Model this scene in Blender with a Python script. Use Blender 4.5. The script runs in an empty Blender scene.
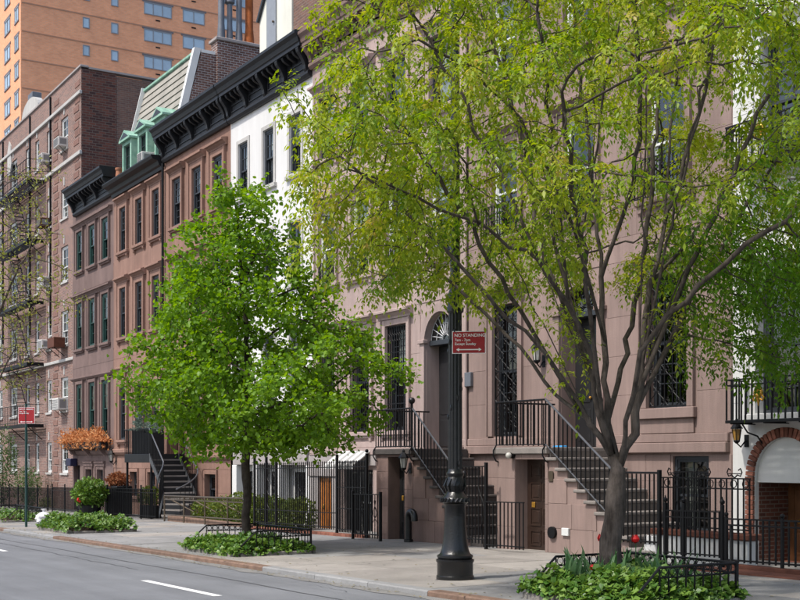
import bpy, bmesh, math, random
import numpy as np
from mathutils import Vector, Matrix
random.seed(7); RNG = np.random.default_rng(11)
scene = bpy.context.scene
C = scene.collection
# ------------------------------------------------------------------ camera, sky, sun, exposure
EYE = 1.65
cam_d = bpy.data.cameras.new('camera'); cam = bpy.data.objects.new('camera', cam_d); C.objects.link(cam)
cam.location = (0, 0, EYE); cam.rotation_euler = (math.radians(90), 0, math.radians(58.51))
cam_d.sensor_width = 36; cam_d.lens = 54.0; cam_d.shift_y = 0.2; cam_d.clip_end = 2000
scene.camera = cam
SUN_EL = math.radians(57); SUN_AZ = math.atan2(0.05, -1.0)      # towards the sun: straight from the street side
TOSUN = Vector((math.sin(SUN_AZ) * math.cos(SUN_EL), math.cos(SUN_AZ) * math.cos(SUN_EL), math.sin(SUN_EL)))
world = bpy.data.worlds.new('World'); scene.world = world; world.use_nodes = True
wn = world.node_tree.nodes; wl_ = world.node_tree.links
sky = wn.new('ShaderNodeTexSky'); sky.sky_type = 'NISHITA'; sky.sun_disc = False
sky.sun_elevation = SUN_EL; sky.sun_rotation = SUN_AZ; sky.dust_density = 3.0; sky.air_density = 1.0
wn['Background'].inputs[1].default_value = 0.15
wl_.new(sky.outputs[0], wn['Background'].inputs[0])
sd = bpy.data.lights.new('sun', 'SUN'); sun = bpy.data.objects.new('sun', sd); C.objects.link(sun)
sd.energy = 2.55; sd.angle = math.radians(2.5); sd.color = (1.0, 0.955, 0.89)
sun.rotation_euler = TOSUN.to_track_quat('Z', 'Y').to_euler(); sun.location = (-20, -10, 40)
scene.view_settings.view_transform = 'Standard'; scene.view_settings.look = 'None'
scene.view_settings.exposure = 0.62; scene.view_settings.gamma = 1.0; scene.view_settings.use_curve_mapping = False
scene.render.engine = 'CYCLES'
scene.cycles.max_bounces = 8; scene.cycles.transparent_max_bounces = 16

YF = 15.47                       # facade plane of the row
G = 0.0139
def gz(x): return G * (x + 13.5)  # the street falls gently away to the left

# ------------------------------------------------------------------ materials
MATS = {}
def mat(name, col, rough=0.8, spec=0.3, var=0.12, scale=3.0, bump=0.0, bscale=60.0, stain=0.0, metal=0.0, rnd=0.0, col2=None, grain=0.0, sscale=(2.2, 2.2, 0.22)):
    """painted/stone surface: large + small noise over the base colour, optional vertical streaks, per object tint, relief"""
    m = bpy.data.materials.new(name); m.use_nodes = True; MATS[name] = m
    n = m.node_tree.nodes; l = m.node_tree.links; b = n['Principled BSDF']
    b.inputs['Roughness'].default_value = rough; b.inputs['Specular IOR Level'].default_value = spec; b.inputs['Metallic'].default_value = metal
    geo = n.new('ShaderNodeNewGeometry'); src = geo.outputs['Position']
    nz = n.new('ShaderNodeTexNoise'); nz.inputs['Scale'].default_value = scale; nz.inputs['Detail'].default_value = 7; nz.inputs['Roughness'].default_value = 0.65
    l.new(src, nz.inputs['Vector'])
    cr = n.new('ShaderNodeValToRGB'); cr.color_ramp.elements[0].position = 0.3; cr.color_ramp.elements[1].position = 0.72
    c2 = col2 if col2 else [min(1, c * (1 + var)) for c in col]
    c1 = col if col2 else [c * (1 - var) for c in col]
    cr.color_ramp.elements[0].color = (*c1, 1); cr.color_ramp.elements[1].color = (*c2, 1)
    l.new(nz.outputs['Fac'], cr.inputs['Fac']); out = cr.outputs['Color']
    def mul(o, facsock, a, bb):
        mp = n.new('ShaderNodeMapRange'); mp.inputs['To Min'].default_value = a; mp.inputs['To Max'].default_value = bb
        mp.inputs['From Min'].default_value = 0.3; mp.inputs['From Max'].default_value = 0.7
        l.new(facsock, mp.inputs['Value'])
        mx = n.new('ShaderNodeMix'); mx.data_type = 'RGBA'; mx.blend_type = 'MULTIPLY'; mx.inputs['Factor'].default_value = 1
        l.new(o, mx.inputs[6]); l.new(mp.outputs[0], mx.inputs[7]); return mx.outputs[2]
    if stain:
        mp = n.new('ShaderNodeMapping'); mp.inputs['Scale'].default_value = sscale; l.new(src, mp.inputs['Vector'])
        ns = n.new('ShaderNodeTexNoise'); ns.inputs['Scale'].default_value = 1.0; ns.inputs['Detail'].default_value = 8; ns.inputs['Roughness'].default_value = 0.7
        l.new(mp.outputs[0], ns.inputs['Vector']); out = mul(out, ns.outputs['Fac'], 1 - stain, 1 + stain * 0.35)
    if grain:
        ng = n.new('ShaderNodeTexNoise'); ng.inputs['Scale'].default_value = bscale * 1.6; ng.inputs['Detail'].default_value = 3
        l.new(src, ng.inputs['Vector']); out = mul(out, ng.outputs['Fac'], 1 - grain, 1 + grain)
    if rnd:
        oi = n.new('ShaderNodeObjectInfo'); mp = n.new('ShaderNodeMapRange'); mp.inputs['To Min'].default_value = 1 - rnd; mp.inputs['To Max'].default_value = 1 + rnd
        l.new(oi.outputs['Random'], mp.inputs['Value'])
        mx = n.new('ShaderNodeMix'); mx.data_type = 'RGBA'; mx.blend_type = 'MULTIPLY'; mx.inputs['Factor'].default_value = 1
        l.new(out, mx.inputs[6]); l.new(mp.outputs[0], mx.inputs[7]); out = mx.outputs[2]
    l.new(out, b.inputs['Base Color'])
    if bump:
        nb = n.new('ShaderNodeTexNoise'); nb.inputs['Scale'].default_value = bscale; nb.inputs['Detail'].default_value = 5
        l.new(src, nb.inputs['Vector'])
        bp = n.new('ShaderNodeBump'); bp.inputs['Strength'].default_value = bump; bp.inputs['Distance'].default_value = 0.02
        l.new(nb.outputs['Fac'], bp.inputs['Height']); l.new(bp.outputs[0], b.inputs['Normal'])
    return m

def brick_mat(name, c1, c2, mortar, bw=0.21, bh=0.07, mort=0.010, axis='front', mixpatch=0.15, dark=None):
    m = bpy.data.materials.new(name); m.use_nodes = True; MATS[name] = m
    n = m.node_tree.nodes; l = m.node_tree.links; b = n['Principled BSDF']; b.inputs['Roughness'].default_value = 0.88; b.inputs['Specular IOR Level'].default_value = 0.2
    geo = n.new('ShaderNodeNewGeometry'); sp = n.new('ShaderNodeSeparateXYZ'); l.new(geo.outputs['Position'], sp.inputs[0])
    cb = n.new('ShaderNodeCombineXYZ'); ad = n.new('ShaderNodeMath'); ad.operation = 'ADD'
    l.new(sp.outputs['X'], ad.inputs[0]); l.new(sp.outputs['Y'], ad.inputs[1])
    l.new(ad.outputs[0], cb.inputs['X']); l.new(sp.outputs['Z'], cb.inputs['Y'])
    bt = n.new('ShaderNodeTexBrick'); bt.inputs['Scale'].default_value = 1.0
    bt.inputs['Brick Width'].default_value = bw; bt.inputs['Row Height'].default_value = bh; bt.inputs['Mortar Size'].default_value = mort
    bt.inputs['Bias'].default_value = -0.1; bt.inputs['Mortar Smooth'].default_value = 0.2
    bt.inputs['Color1'].default_value = (*c1, 1); bt.inputs['Color2'].default_value = (*c2, 1); bt.inputs['Mortar'].default_value = (*mortar, 1)
    l.new(cb.outputs[0], bt.inputs['Vector'])
    nz = n.new('ShaderNodeTexNoise'); nz.inputs['Scale'].default_value = 0.5; nz.inputs['Detail'].default_value = 8; nz.inputs['Roughness'].default_value = 0.7
    l.new(geo.outputs['Position'], nz.inputs['Vector'])
    mp = n.new('ShaderNodeMapRange'); mp.inputs['From Min'].default_value = 0.3; mp.inputs['From Max'].default_value = 0.7
    mp.inputs['To Min'].default_value = 1 - mixpatch; mp.inputs['To Max'].default_value = 1 + mixpatch; l.new(nz.outputs['Fac'], mp.inputs['Value'])
    mx = n.new('ShaderNodeMix'); mx.data_type = 'RGBA'; mx.blend_type = 'MULTIPLY'; mx.inputs['Factor'].default_value = 1
    l.new(bt.outputs['Color'], mx.inputs[6]); l.new(mp.outputs[0], mx.inputs[7]); l.new(mx.outputs[2], b.inputs['Base Color'])
    bp = n.new('ShaderNodeBump'); bp.inputs['Strength'].default_value = 0.5; bp.inputs['Distance'].default_value = 0.01; bp.invert = True
    l.new(bt.outputs['Fac'], bp.inputs['Height']); l.new(bp.outputs[0], b.inputs['Normal'])
    return m

def leaf_mat(name, ca, cb, trans=0.45, rough=0.45, spec=0.35, cc=None):
    m = bpy.data.materials.new(name); m.use_nodes = True; MATS[name] = m
    n = m.node_tree.nodes; l = m.node_tree.links; b = n['Principled BSDF']; out = n['Material Output']
    at = n.new('ShaderNodeAttribute'); at.attribute_name = 'rnd'
    cr = n.new('ShaderNodeValToRGB'); cr.color_ramp.elements[0].color = (*ca, 1); cr.color_ramp.elements[1].color = (*cb, 1)
    if cc:
        cr.color_ramp.elements[1].position = 0.72; e = cr.color_ramp.elements.new(1.0); e.color = (*cc, 1)
    l.new(at.outputs['Fac'], cr.inputs['Fac']); l.new(cr.outputs[0], b.inputs['Base Color'])
    b.inputs['Roughness'].default_value = rough; b.inputs['Specular IOR Level'].default_value = spec
    tr = n.new('ShaderNodeBsdfTranslucent'); hs = n.new('ShaderNodeHueSaturation'); hs.inputs['Saturation'].default_value = 1.1; hs.inputs['Value'].default_value = 1.35
    hs.inputs['Hue'].default_value = 0.485
    l.new(cr.outputs[0], hs.inputs['Color']); l.new(hs.outputs[0], tr.inputs['Color'])
    mx = n.new('ShaderNodeMixShader'); mx.inputs[0].default_value = trans
    l.new(b.outputs[0], mx.inputs[1]); l.new(tr.outputs[0], mx.inputs[2]); l.new(mx.outputs[0], out.inputs['Surface'])
    return m

def glass_mat(name, tint=(0.62, 0.68, 0.68)):
    m = bpy.data.materials.new(name); m.use_nodes = True; MATS[name] = m
    n = m.node_tree.nodes; l = m.node_tree.links; out = n['Material Output']; n.remove(n['Principled BSDF'])
    g0 = n.new('ShaderNodeNewGeometry'); dt = n.new('ShaderNodeVectorMath'); dt.operation = 'DOT_PRODUCT'
    l.new(g0.outputs['Normal'], dt.inputs[0]); l.new(g0.outputs['Incoming'], dt.inputs[1])
    def M(op, a, bb):
        q = n.new('ShaderNodeMath'); q.operation = op
        for i, v in enumerate((a, bb)):
            if isinstance(v, (int, float)): q.inputs[i].default_value = v
            elif v is not None: l.new(v, q.inputs[i])
        return q.outputs[0]
    f5 = M('POWER', M('SUBTRACT', 1.0, M('ABSOLUTE', dt.outputs['Value'], None)), 5.0)      # Schlick reflectance of double glazing
    fr = M('ADD', M('MULTIPLY', f5, 0.86), 0.14)
    gl = n.new('ShaderNodeBsdfGlossy'); gl.inputs['Roughness'].default_value = 0.02
    tr = n.new('ShaderNodeBsdfTransparent'); tr.inputs['Color'].default_value = (*tint, 1)
    geo = n.new('ShaderNodeNewGeometry'); nz = n.new('ShaderNodeTexNoise'); nz.inputs['Scale'].default_value = 2.2; nz.inputs['Detail'].default_value = 1
    l.new(geo.outputs['Position'], nz.inputs['Vector'])
    bp = n.new('ShaderNodeBump'); bp.inputs['Strength'].default_value = 0.25; bp.inputs['Distance'].default_value = 0.05
    l.new(nz.outputs['Fac'], bp.inputs['Height']); l.new(bp.outputs[0], gl.inputs['Normal'])
    mx = n.new('ShaderNodeMixShader'); l.new(fr, mx.inputs[0]); l.new(tr.outputs[0], mx.inputs[1]); l.new(gl.outputs[0], mx.inputs[2])
    l.new(mx.outputs[0], out.inputs['Surface']); return m

mat('stone_a', (0.185, 0.13, 0.118), 0.85, 0.2, 0.14, 1.2, 0.25, 50, 0.22, rnd=0.06)
mat('stone_b', (0.275, 0.168, 0.132), 0.85, 0.2, 0.12, 1.2, 0.25, 50, 0.24, rnd=0.05, sscale=(3.2, 3.2, 0.3))
mat('stone_c', (0.262, 0.158, 0.123), 0.85, 0.2, 0.12, 1.2, 0.25, 50, 0.24, rnd=0.05, sscale=(3.2, 3.2, 0.3))
mat('stone_d', (0.395, 0.305, 0.28), 0.85, 0.2, 0.11, 0.8, 0.25, 60, 0.26, rnd=0.05, sscale=(3.2, 3.2, 0.3))
mat('stone_e', (0.27, 0.196, 0.174), 0.85, 0.2, 0.11, 0.8, 0.25, 60, 0.26, rnd=0.05, sscale=(3.2, 3.2, 0.3))
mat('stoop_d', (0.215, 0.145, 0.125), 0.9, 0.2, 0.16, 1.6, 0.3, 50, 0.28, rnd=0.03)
mat('white_paint', (0.66, 0.655, 0.64), 0.7, 0.3, 0.03, 1.0, 0.12, 60, 0.13)
mat('white_brickpaint', (0.60, 0.60, 0.58), 0.7, 0.3, 0.05, 1.0, 0.25, 14, 0.08)
mat('cream', (0.70, 0.70, 0.62), 0.8, 0.2, 0.05, 1.0, 0.1, 40, 0.12)
mat('black_paint', (0.010, 0.0105, 0.012), 0.5, 0.3, 0.25, 4, 0.1, 60, rnd=0.1)
mat('cornice_black', (0.013, 0.0135, 0.016), 0.5, 0.35, 0.3, 3, 0.1, 40, 0.2)
mat('iron', (0.007, 0.007, 0.008), 0.5, 0.22, 0.3, 6, 0.08, 80)
mat('lamp_black', (0.007, 0.0072, 0.008), 0.3, 0.5, 0.35, 7, 0.18, 45)
mat('bronze_rail', (0.11, 0.085, 0.06), 0.45, 0.5, 0.25, 5, metal=0.5)
mat('steel_sheen_grey', (0.09, 0.095, 0.105), 0.35, 0.5, 0.15, 4, metal=0.3)
mat('green_frame', (0.018, 0.055, 0.047), 0.5, 0.4, 0.15, 5)
mat('charcoal_frame', (0.03, 0.035, 0.042), 0.5, 0.4, 0.15, 5)
mat('white_frame', (0.60, 0.61, 0.60), 0.5, 0.4, 0.06, 5)
mat('grey_frame', (0.24, 0.26, 0.29), 0.5, 0.4, 0.08, 5)
mat('blind', (0.62, 0.60, 0.55), 0.9, 0.1, 0.06, 6, rnd=0.15)
mat('curtain', (0.50, 0.48, 0.44), 0.9, 0.1, 0.1, 9, rnd=0.2)
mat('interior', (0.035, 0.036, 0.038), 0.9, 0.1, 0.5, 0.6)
mat('roofing', (0.10, 0.10, 0.10), 0.9, 0.2, 0.2, 1.0)
mat('brown_door', (0.032, 0.018, 0.013), 0.4, 0.5, 0.3, 5)
mat('orange_door', (0.36, 0.135, 0.03), 0.45, 0.4, 0.3, 5)
mat('oak_door', (0.15, 0.065, 0.028), 0.45, 0.4, 0.3, 5)
mat('cornice_brown', (0.20, 0.14, 0.122), 0.8, 0.2, 0.14, 2, 0.15, 50, 0.2)
mat('fan_grey', (0.45, 0.45, 0.46), 0.5, 0.4, 0.1, 5)
mat('black_door', (0.02, 0.02, 0.022), 0.35, 0.5, 0.2, 5)
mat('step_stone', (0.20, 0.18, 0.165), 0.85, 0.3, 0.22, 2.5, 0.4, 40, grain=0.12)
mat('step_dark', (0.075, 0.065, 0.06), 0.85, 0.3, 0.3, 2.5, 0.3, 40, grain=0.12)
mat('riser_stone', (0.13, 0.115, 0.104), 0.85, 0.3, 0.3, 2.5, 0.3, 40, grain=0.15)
mat('grey_stone', (0.34, 0.31, 0.30), 0.85, 0.2, 0.1, 1.5, 0.2, 40, 0.12)
mat('copper_green', (0.17, 0.36, 0.27), 0.75, 0.3, 0.25, 4.0, 0.15, 30, 0.35, col2=(0.36, 0.55, 0.44))
mat('slate_tan', (0.33, 0.315, 0.275), 0.85, 0.2, 0.15, 1.5, 0.2, 30, 0.2, rnd=0.14)
mat('trim_white', (0.68, 0.68, 0.66), 0.7, 0.3, 0.08, 2)
mat('galvanised', (0.14, 0.15, 0.17), 0.5, 0.5, 0.2, 3, metal=0.3)
mat('rust', (0.30, 0.085, 0.022), 0.8, 0.3, 0.35, 4, 0.2, 30)
mat('clay', (0.38, 0.17, 0.10), 0.8, 0.3, 0.2, 4)
mat('red_brick_piece', (0.20, 0.082, 0.056), 0.88, 0.2, 0.25, 8, 0.2, 60, rnd=0.45)
mat('quoin_brick', (0.21, 0.122, 0.10), 0.88, 0.2, 0.25, 8, 0.3, 40, rnd=0.12)
mat('limestone', (0.46, 0.45, 0.43), 0.8, 0.2, 0.08, 3, 0.1, 40, 0.15)
mat('concrete', (0.285, 0.265, 0.24), 0.9, 0.25, 0.16, 1.1, 0.35, 90, 0.2, rnd=0.10, grain=0.25, sscale=(0.9, 0.9, 0.9))
mat('concrete_grey', (0.235, 0.233, 0.228), 0.9, 0.25, 0.16, 1.1, 0.35, 90, 0.2, rnd=0.10, grain=0.22, sscale=(0.9, 0.9, 0.9))
mat('edging', (0.2, 0.185, 0.165), 0.9, 0.2, 0.25, 4, 0.4, 40, grain=0.2)
mat('joint', (0.10, 0.095, 0.085), 0.95, 0.1, 0.2, 3)
mat('kerb_granite', (0.235, 0.235, 0.232), 0.85, 0.3, 0.12, 5, 0.2, 60, rnd=0.08, grain=0.15)
mat('kerb_rust', (0.16, 0.10, 0.07), 0.75, 0.4, 0.35, 6, 0.2, 40, rnd=0.1)
mat('soil', (0.06, 0.042, 0.03), 0.95, 0.1, 0.3, 6, 0.6, 30)
mat('lane_white', (0.72, 0.72, 0.70), 0.8, 0.2, 0.12, 25)
def bark_mat(name, ca, cb):
    m = bpy.data.materials.new(name); m.use_nodes = True; MATS[name] = m
    n = m.node_tree.nodes; l = m.node_tree.links; b = n['Principled BSDF']; b.inputs['Roughness'].default_value = 0.92; b.inputs['Specular IOR Level'].default_value = 0.15
    geo = n.new('ShaderNodeNewGeometry'); mp = n.new('ShaderNodeMapping'); mp.inputs['Scale'].default_value = (26, 26, 5); l.new(geo.outputs['Position'], mp.inputs['Vector'])
    nz = n.new('ShaderNodeTexNoise'); nz.inputs['Scale'].default_value = 1.0; nz.inputs['Detail'].default_value = 6; nz.inputs['Roughness'].default_value = 0.7; l.new(mp.outputs[0], nz.inputs['Vector'])
    n2 = n.new('ShaderNodeTexNoise'); n2.inputs['Scale'].default_value = 7; n2.inputs['Detail'].default_value = 4; l.new(geo.outputs['Position'], n2.inputs['Vector'])
    ad = n.new('ShaderNodeMath'); ad.operation = 'MULTIPLY_ADD'; ad.inputs[1].default_value = 0.5; l.new(n2.outputs['Fac'], ad.inputs[0])
    hf = n.new('ShaderNodeMath'); hf.operation = 'MULTIPLY'; hf.inputs[1].default_value = 0.5; l.new(nz.outputs['Fac'], hf.inputs[0]); l.new(hf.outputs[0], ad.inputs[2])
    cr = n.new('ShaderNodeValToRGB'); cr.color_ramp.elements[0].position = 0.36; cr.color_ramp.elements[1].position = 0.64
    cr.color_ramp.elements[0].color = (*ca, 1); cr.color_ramp.elements[1].color = (*cb, 1); l.new(ad.outputs[0], cr.inputs['Fac']); l.new(cr.outputs[0], b.inputs['Base Color'])
    bp = n.new('ShaderNodeBump'); bp.inputs['Strength'].default_value = 1.0; bp.inputs['Distance'].default_value = 0.03; l.new(nz.outputs['Fac'], bp.inputs['Height']); l.new(bp.outputs[0], b.inputs['Normal'])
bark_mat('bark', (0.045, 0.036, 0.03), (0.14, 0.115, 0.098)); bark_mat('bark_dark', (0.03, 0.023, 0.019), (0.085, 0.068, 0.056))
mat('ac_white', (0.60, 0.59, 0.56), 0.6, 0.3, 0.06, 6, 0.0, 40, 0.15)
mat('ac_grille', (0.20, 0.20, 0.20), 0.6, 0.3, 0.1, 6)
mat('wood_box', (0.10, 0.035, 0.02), 0.7, 0.3, 0.3, 6)
mat('sign_red', (0.31, 0.007, 0.012), 0.4, 0.5, 0.06, 6)
mat('sign_white', (0.80, 0.78, 0.76), 0.45, 0.4, 0.04, 6)
mat('gold', (0.50, 0.27, 0.045), 0.38, 0.5, 0.15, 12, metal=0.6)
mat('bag_white', (0.62, 0.62, 0.64), 0.4, 0.5, 0.04, 8)
mat('petal_red', (0.55, 0.012, 0.012), 0.5, 0.3, 0.2, 20)
mat('blue_tray', (0.05, 0.35, 0.75), 0.5, 0.4, 0.05, 5)
mat('lamp_glass', (0.45, 0.44, 0.40), 0.15, 0.5, 0.1, 5)
mat('amber_glass', (0.32, 0.17, 0.03), 0.2, 0.5, 0.15, 5)
mat('navy', (0.012, 0.014, 0.05), 0.4, 0.5, 0.1, 5)
mat('awning_white', (0.62, 0.61, 0.58), 0.8, 0.2, 0.04, 4)
mat('awning_grey', (0.30, 0.30, 0.29), 0.8, 0.2, 0.04, 4)
mat('sky_reflect_blue', (0.66, 0.74, 0.80), 0.6, 0.3, 0.1, 1.0, rnd=0.2)  # pale blue painted in for the sky reflected by the tower windows
mat('ground_far', (0.16, 0.155, 0.15), 0.95, 0.1, 0.2, 0.4)
mat('orange_slab', (0.42, 0.24, 0.16), 0.9, 0.2, 0.1, 2)
brick_mat('brick_apartment', (0.255, 0.14, 0.112), (0.15, 0.096, 0.086), (0.34, 0.30, 0.27), mort=0.008)
brick_mat('brick_dark', (0.155, 0.062, 0.047), (0.05, 0.03, 0.031), (0.15, 0.12, 0.10), bw=0.30, bh=0.115, mort=0.012)
brick_mat('brick_side', (0.21, 0.115, 0.088), (0.135, 0.082, 0.07), (0.22, 0.18, 0.15), bw=0.26, bh=0.09, mort=0.010)
brick_mat('brick_roof', (0.21, 0.11, 0.085), (0.11, 0.064, 0.058), (0.36, 0.33, 0.32), bw=0.24, bh=0.09, mort=0.013, mixpatch=0.3)
brick_mat('brick_tower', (0.85, 0.40, 0.22), (0.75, 0.335, 0.18), (0.68, 0.42, 0.30), bw=0.40, bh=0.16, mort=0.014, mixpatch=0.08)
brick_mat('brick_arch', (0.16, 0.06, 0.04), (0.09, 0.036, 0.026), (0.2, 0.15, 0.12))
glass_mat('glass')
glass_mat('glass_blue', (0.80, 0.86, 0.90))
leaf_mat('leaf_linden', (0.08, 0.195, 0.013), (0.22, 0.375, 0.034), 0.5)
leaf_mat('leaf_big', (0.085, 0.20, 0.014), (0.33, 0.40, 0.038), 0.5, cc=(0.44, 0.35, 0.09))
leaf_mat('leaf_far', (0.17, 0.22, 0.04), (0.32, 0.32, 0.07), 0.4)
leaf_mat('leaf_ivy', (0.045, 0.125, 0.014), (0.18, 0.29, 0.05), 0.25, 0.42, 0.4)
leaf_mat('leaf_hedge', (0.045, 0.095, 0.012), (0.17, 0.21, 0.03), 0.3)
leaf_mat('leaf_shrub', (0.03, 0.075, 0.016), (0.09, 0.16, 0.04), 0.3)
leaf_mat('leaf_orange', (0.42, 0.17, 0.06), (0.66, 0.36, 0.17), 0.3, 0.8, 0.1)
leaf_mat('leaf_russet', (0.17, 0.07, 0.035), (0.30, 0.13, 0.06), 0.3, 0.8, 0.1)
leaf_mat('leaf_blue', (0.10, 0.15, 0.12), (0.24, 0.30, 0.25), 0.2, 0.7, 0.1)
leaf_mat('leaf_strap', (0.06, 0.15, 0.05), (0.14, 0.25, 0.10), 0.3, 0.4, 0.4)
leaf_mat('twig_dry', (0.13, 0.095, 0.06), (0.24, 0.17, 0.10), 0.1, 0.9, 0.1)

def asphalt():
    m = mat('asphalt', (0.168, 0.174, 0.184), 0.85, 0.3, 0.14, 0.6, 0.35, 160, 0.22, grain=0.25, sscale=(0.10, 1.5, 1.0))
    return m
asphalt()

# ------------------------------------------------------------------ mesh helpers
class MB:
    def __init__(s): s.v = []; s.f = []
    def add(s, vs, fs):
        k = len(s.v); s.v.extend(vs); s.f.extend([tuple(i + k for i in q) for q in fs]); return s
    def box(s, x0, x1, y0, y1, z0, z1, c=0.0):
        if x0 > x1: x0, x1 = x1, x0
        if y0 > y1: y0, y1 = y1, y0
        if z0 > z1: z0, z1 = z1, z0
        if c <= 0:
            return s.add([(x0,y0,z0),(x1,y0,z0),(x1,y1,z0),(x0,y1,z0),(x0,y0,z1),(x1,y0,z1),(x1,y1,z1),(x0,y1,z1)],
                         [(0,3,2,1),(4,5,6,7),(0,1,5,4),(1,2,6,5),(2,3,7,6),(3,0,4,7)])
        vs = []; idx = {}
        X = (x0, x1); Y = (y0, y1); Z = (z0, z1)
        for i in (0,1):
            for j in (0,1):
                for k in (0,1):
                    sx, sy, sz = (1 - 2*i)*c, (1 - 2*j)*c, (1 - 2*k)*c
                    idx[i,j,k,'x'] = len(vs); vs.append((X[i], Y[j]+sy, Z[k]+sz))
                    idx[i,j,k,'y'] = len(vs); vs.append((X[i]+sx, Y[j], Z[k]+sz))
                    idx[i,j,k,'z'] = len(vs); vs.append((X[i]+sx, Y[j]+sy, Z[k]))
        q = lambda *a: tuple(idx[t] for t in a)
        fs = []
        for i in (0,1):
            fs.append(q((i,0,0,'x'),(i,1,0,'x'),(i,1,1,'x'),(i,0,1,'x')))
            fs.append(q((0,i,0,'y'),(1,i,0,'y'),(1,i,1,'y'),(0,i,1,'y')))
            fs.append(q((0,0,i,'z'),(1,0,i,'z'),(1,1,i,'z'),(0,1,i,'z')))
            for j in (0,1):
                fs.append(q((i,j,0,'x'),(i,j,1,'x'),(i,j,1,'y'),(i,j,0,'y')))
                fs.append(q((i,0,j,'x'),(i,1,j,'x'),(i,1,j,'z'),(i,0,j,'z')))
                fs.append(q((0,i,j,'y'),(1,i,j,'y'),(1,i,j,'z'),(0,i,j,'z')))
                for k in (0,1): fs.append(q((i,j,k,'x'),(i,j,k,'y'),(i,j,k,'z')))
        return s.add(vs, fs)
    def prism_x(s, prof, x0, x1):      # prof: (y,z) outline
        n = len(prof)
        vs = [(x0, y, z) for y, z in prof] + [(x1, y, z) for y, z in prof]
        return s.add(vs, [(i, (i+1) % n, n + (i+1) % n, n + i) for i in range(n)] + [tuple(range(n-1, -1, -1)), tuple(range(n, 2*n))])
    def prism_y(s, prof, y0, y1):      # prof: (x,z) outline
        n = len(prof)
        vs = [(x, y0, z) for x, z in prof] + [(x, y1, z) for x, z in prof]
        return s.add(vs, [(i, (i+1) % n, n + (i+1) % n, n + i) for i in range(n)] + [tuple(range(n-1, -1, -1)), tuple(range(n, 2*n))])
    def prism_z(s, prof, z0, z1):
        n = len(prof)
        vs = [(x, y, z0) for x, y in prof] + [(x, y, z1) for x, y in prof]
        return s.add(vs, [(i, (i+1) % n, n + (i+1) % n, n + i) for i in range(n)] + [tuple(range(n-1, -1, -1)), tuple(range(n, 2*n))])
    def tube(s, pts, r, n=6, cap=True):
        pts = [Vector(p) for p in pts]; m = len(pts)
        rs = r if isinstance(r, (list, tuple)) else [r] * m
        up = None; rings = []
        for i, p in enumerate(pts):
            t = (pts[min(i+1, m-1)] - pts[max(i-1, 0)]).normalized()
            if up is None: up = Vector((0,0,1)) if abs(t.z) < 0.9 else Vector((1,0,0))
            a = t.cross(up); 
            if a.length < 1e-6: a = t.orthogonal()
            a.normalize(); b = a.cross(t).normalized(); up = b
            rings.append([tuple(p + (a * math.cos(2*math.pi*k/n) + b * math.sin(2*math.pi*k/n)) * rs[i]) for k in range(n)])
        vs = [v for ring in rings for v in ring]
        fs = [(i*n + k, i*n + (k+1) % n, (i+1)*n + (k+1) % n, (i+1)*n + k) for i in range(m-1) for k in range(n)]
        if cap: fs += [tuple(range(n-1, -1, -1)), tuple(range((m-1)*n, m*n))]
        return s.add(vs, fs)
    def lathe(s, prof, cx, cy, n=20):
        m = len(prof)
        vs = [(cx + r*math.cos(2*math.pi*k/n), cy + r*math.sin(2*math.pi*k/n), z) for r, z in prof for k in range(n)]
        fs = [(i*n + k, i*n + (k+1) % n, (i+1)*n + (k+1) % n, (i+1)*n + k) for i in range(m-1) for k in range(n)]
        fs += [tuple(range(n-1, -1, -1)), tuple(range((m-1)*n, m*n))]
        return s.add(vs, fs)
    def ball(s, cx, cy, cz, r, n=10, sz=1.0):
        prof = [(max(1e-4, r*math.sin(math.pi*i/(n-2))), cz - r*sz*math.cos(math.pi*i/(n-2))) for i in range(n-1)]
        return s.lathe(prof, cx, cy, n)
    def mesh(s, name, smooth=False, centre=True):
        if centre:
            a = np.array(s.v); lo = a.min(0); hi = a.max(0); o = np.array(((lo[0]+hi[0])/2, (lo[1]+hi[1])/2, lo[2])); a = a - o
        else: a = np.array(s.v); o = np.zeros(3)
        me = bpy.data.meshes.new(name); me.from_pydata(a.tolist(), [], s.f)
        bm = bmesh.new(); bm.from_mesh(me); bmesh.ops.recalc_face_normals(bm, faces=bm.faces); bm.to_mesh(me); bm.free()
        if smooth:
            me.polygons.foreach_set('use_smooth', [True]*len(me.polygons)); me.set_sharp_from_angle(angle=math.radians(38))
        return me, Vector(o)
    def build(s, name, m, parent=None, smooth=False):
        me, o = s.mesh(name, smooth); return put(name, me, m, parent, o)

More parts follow.
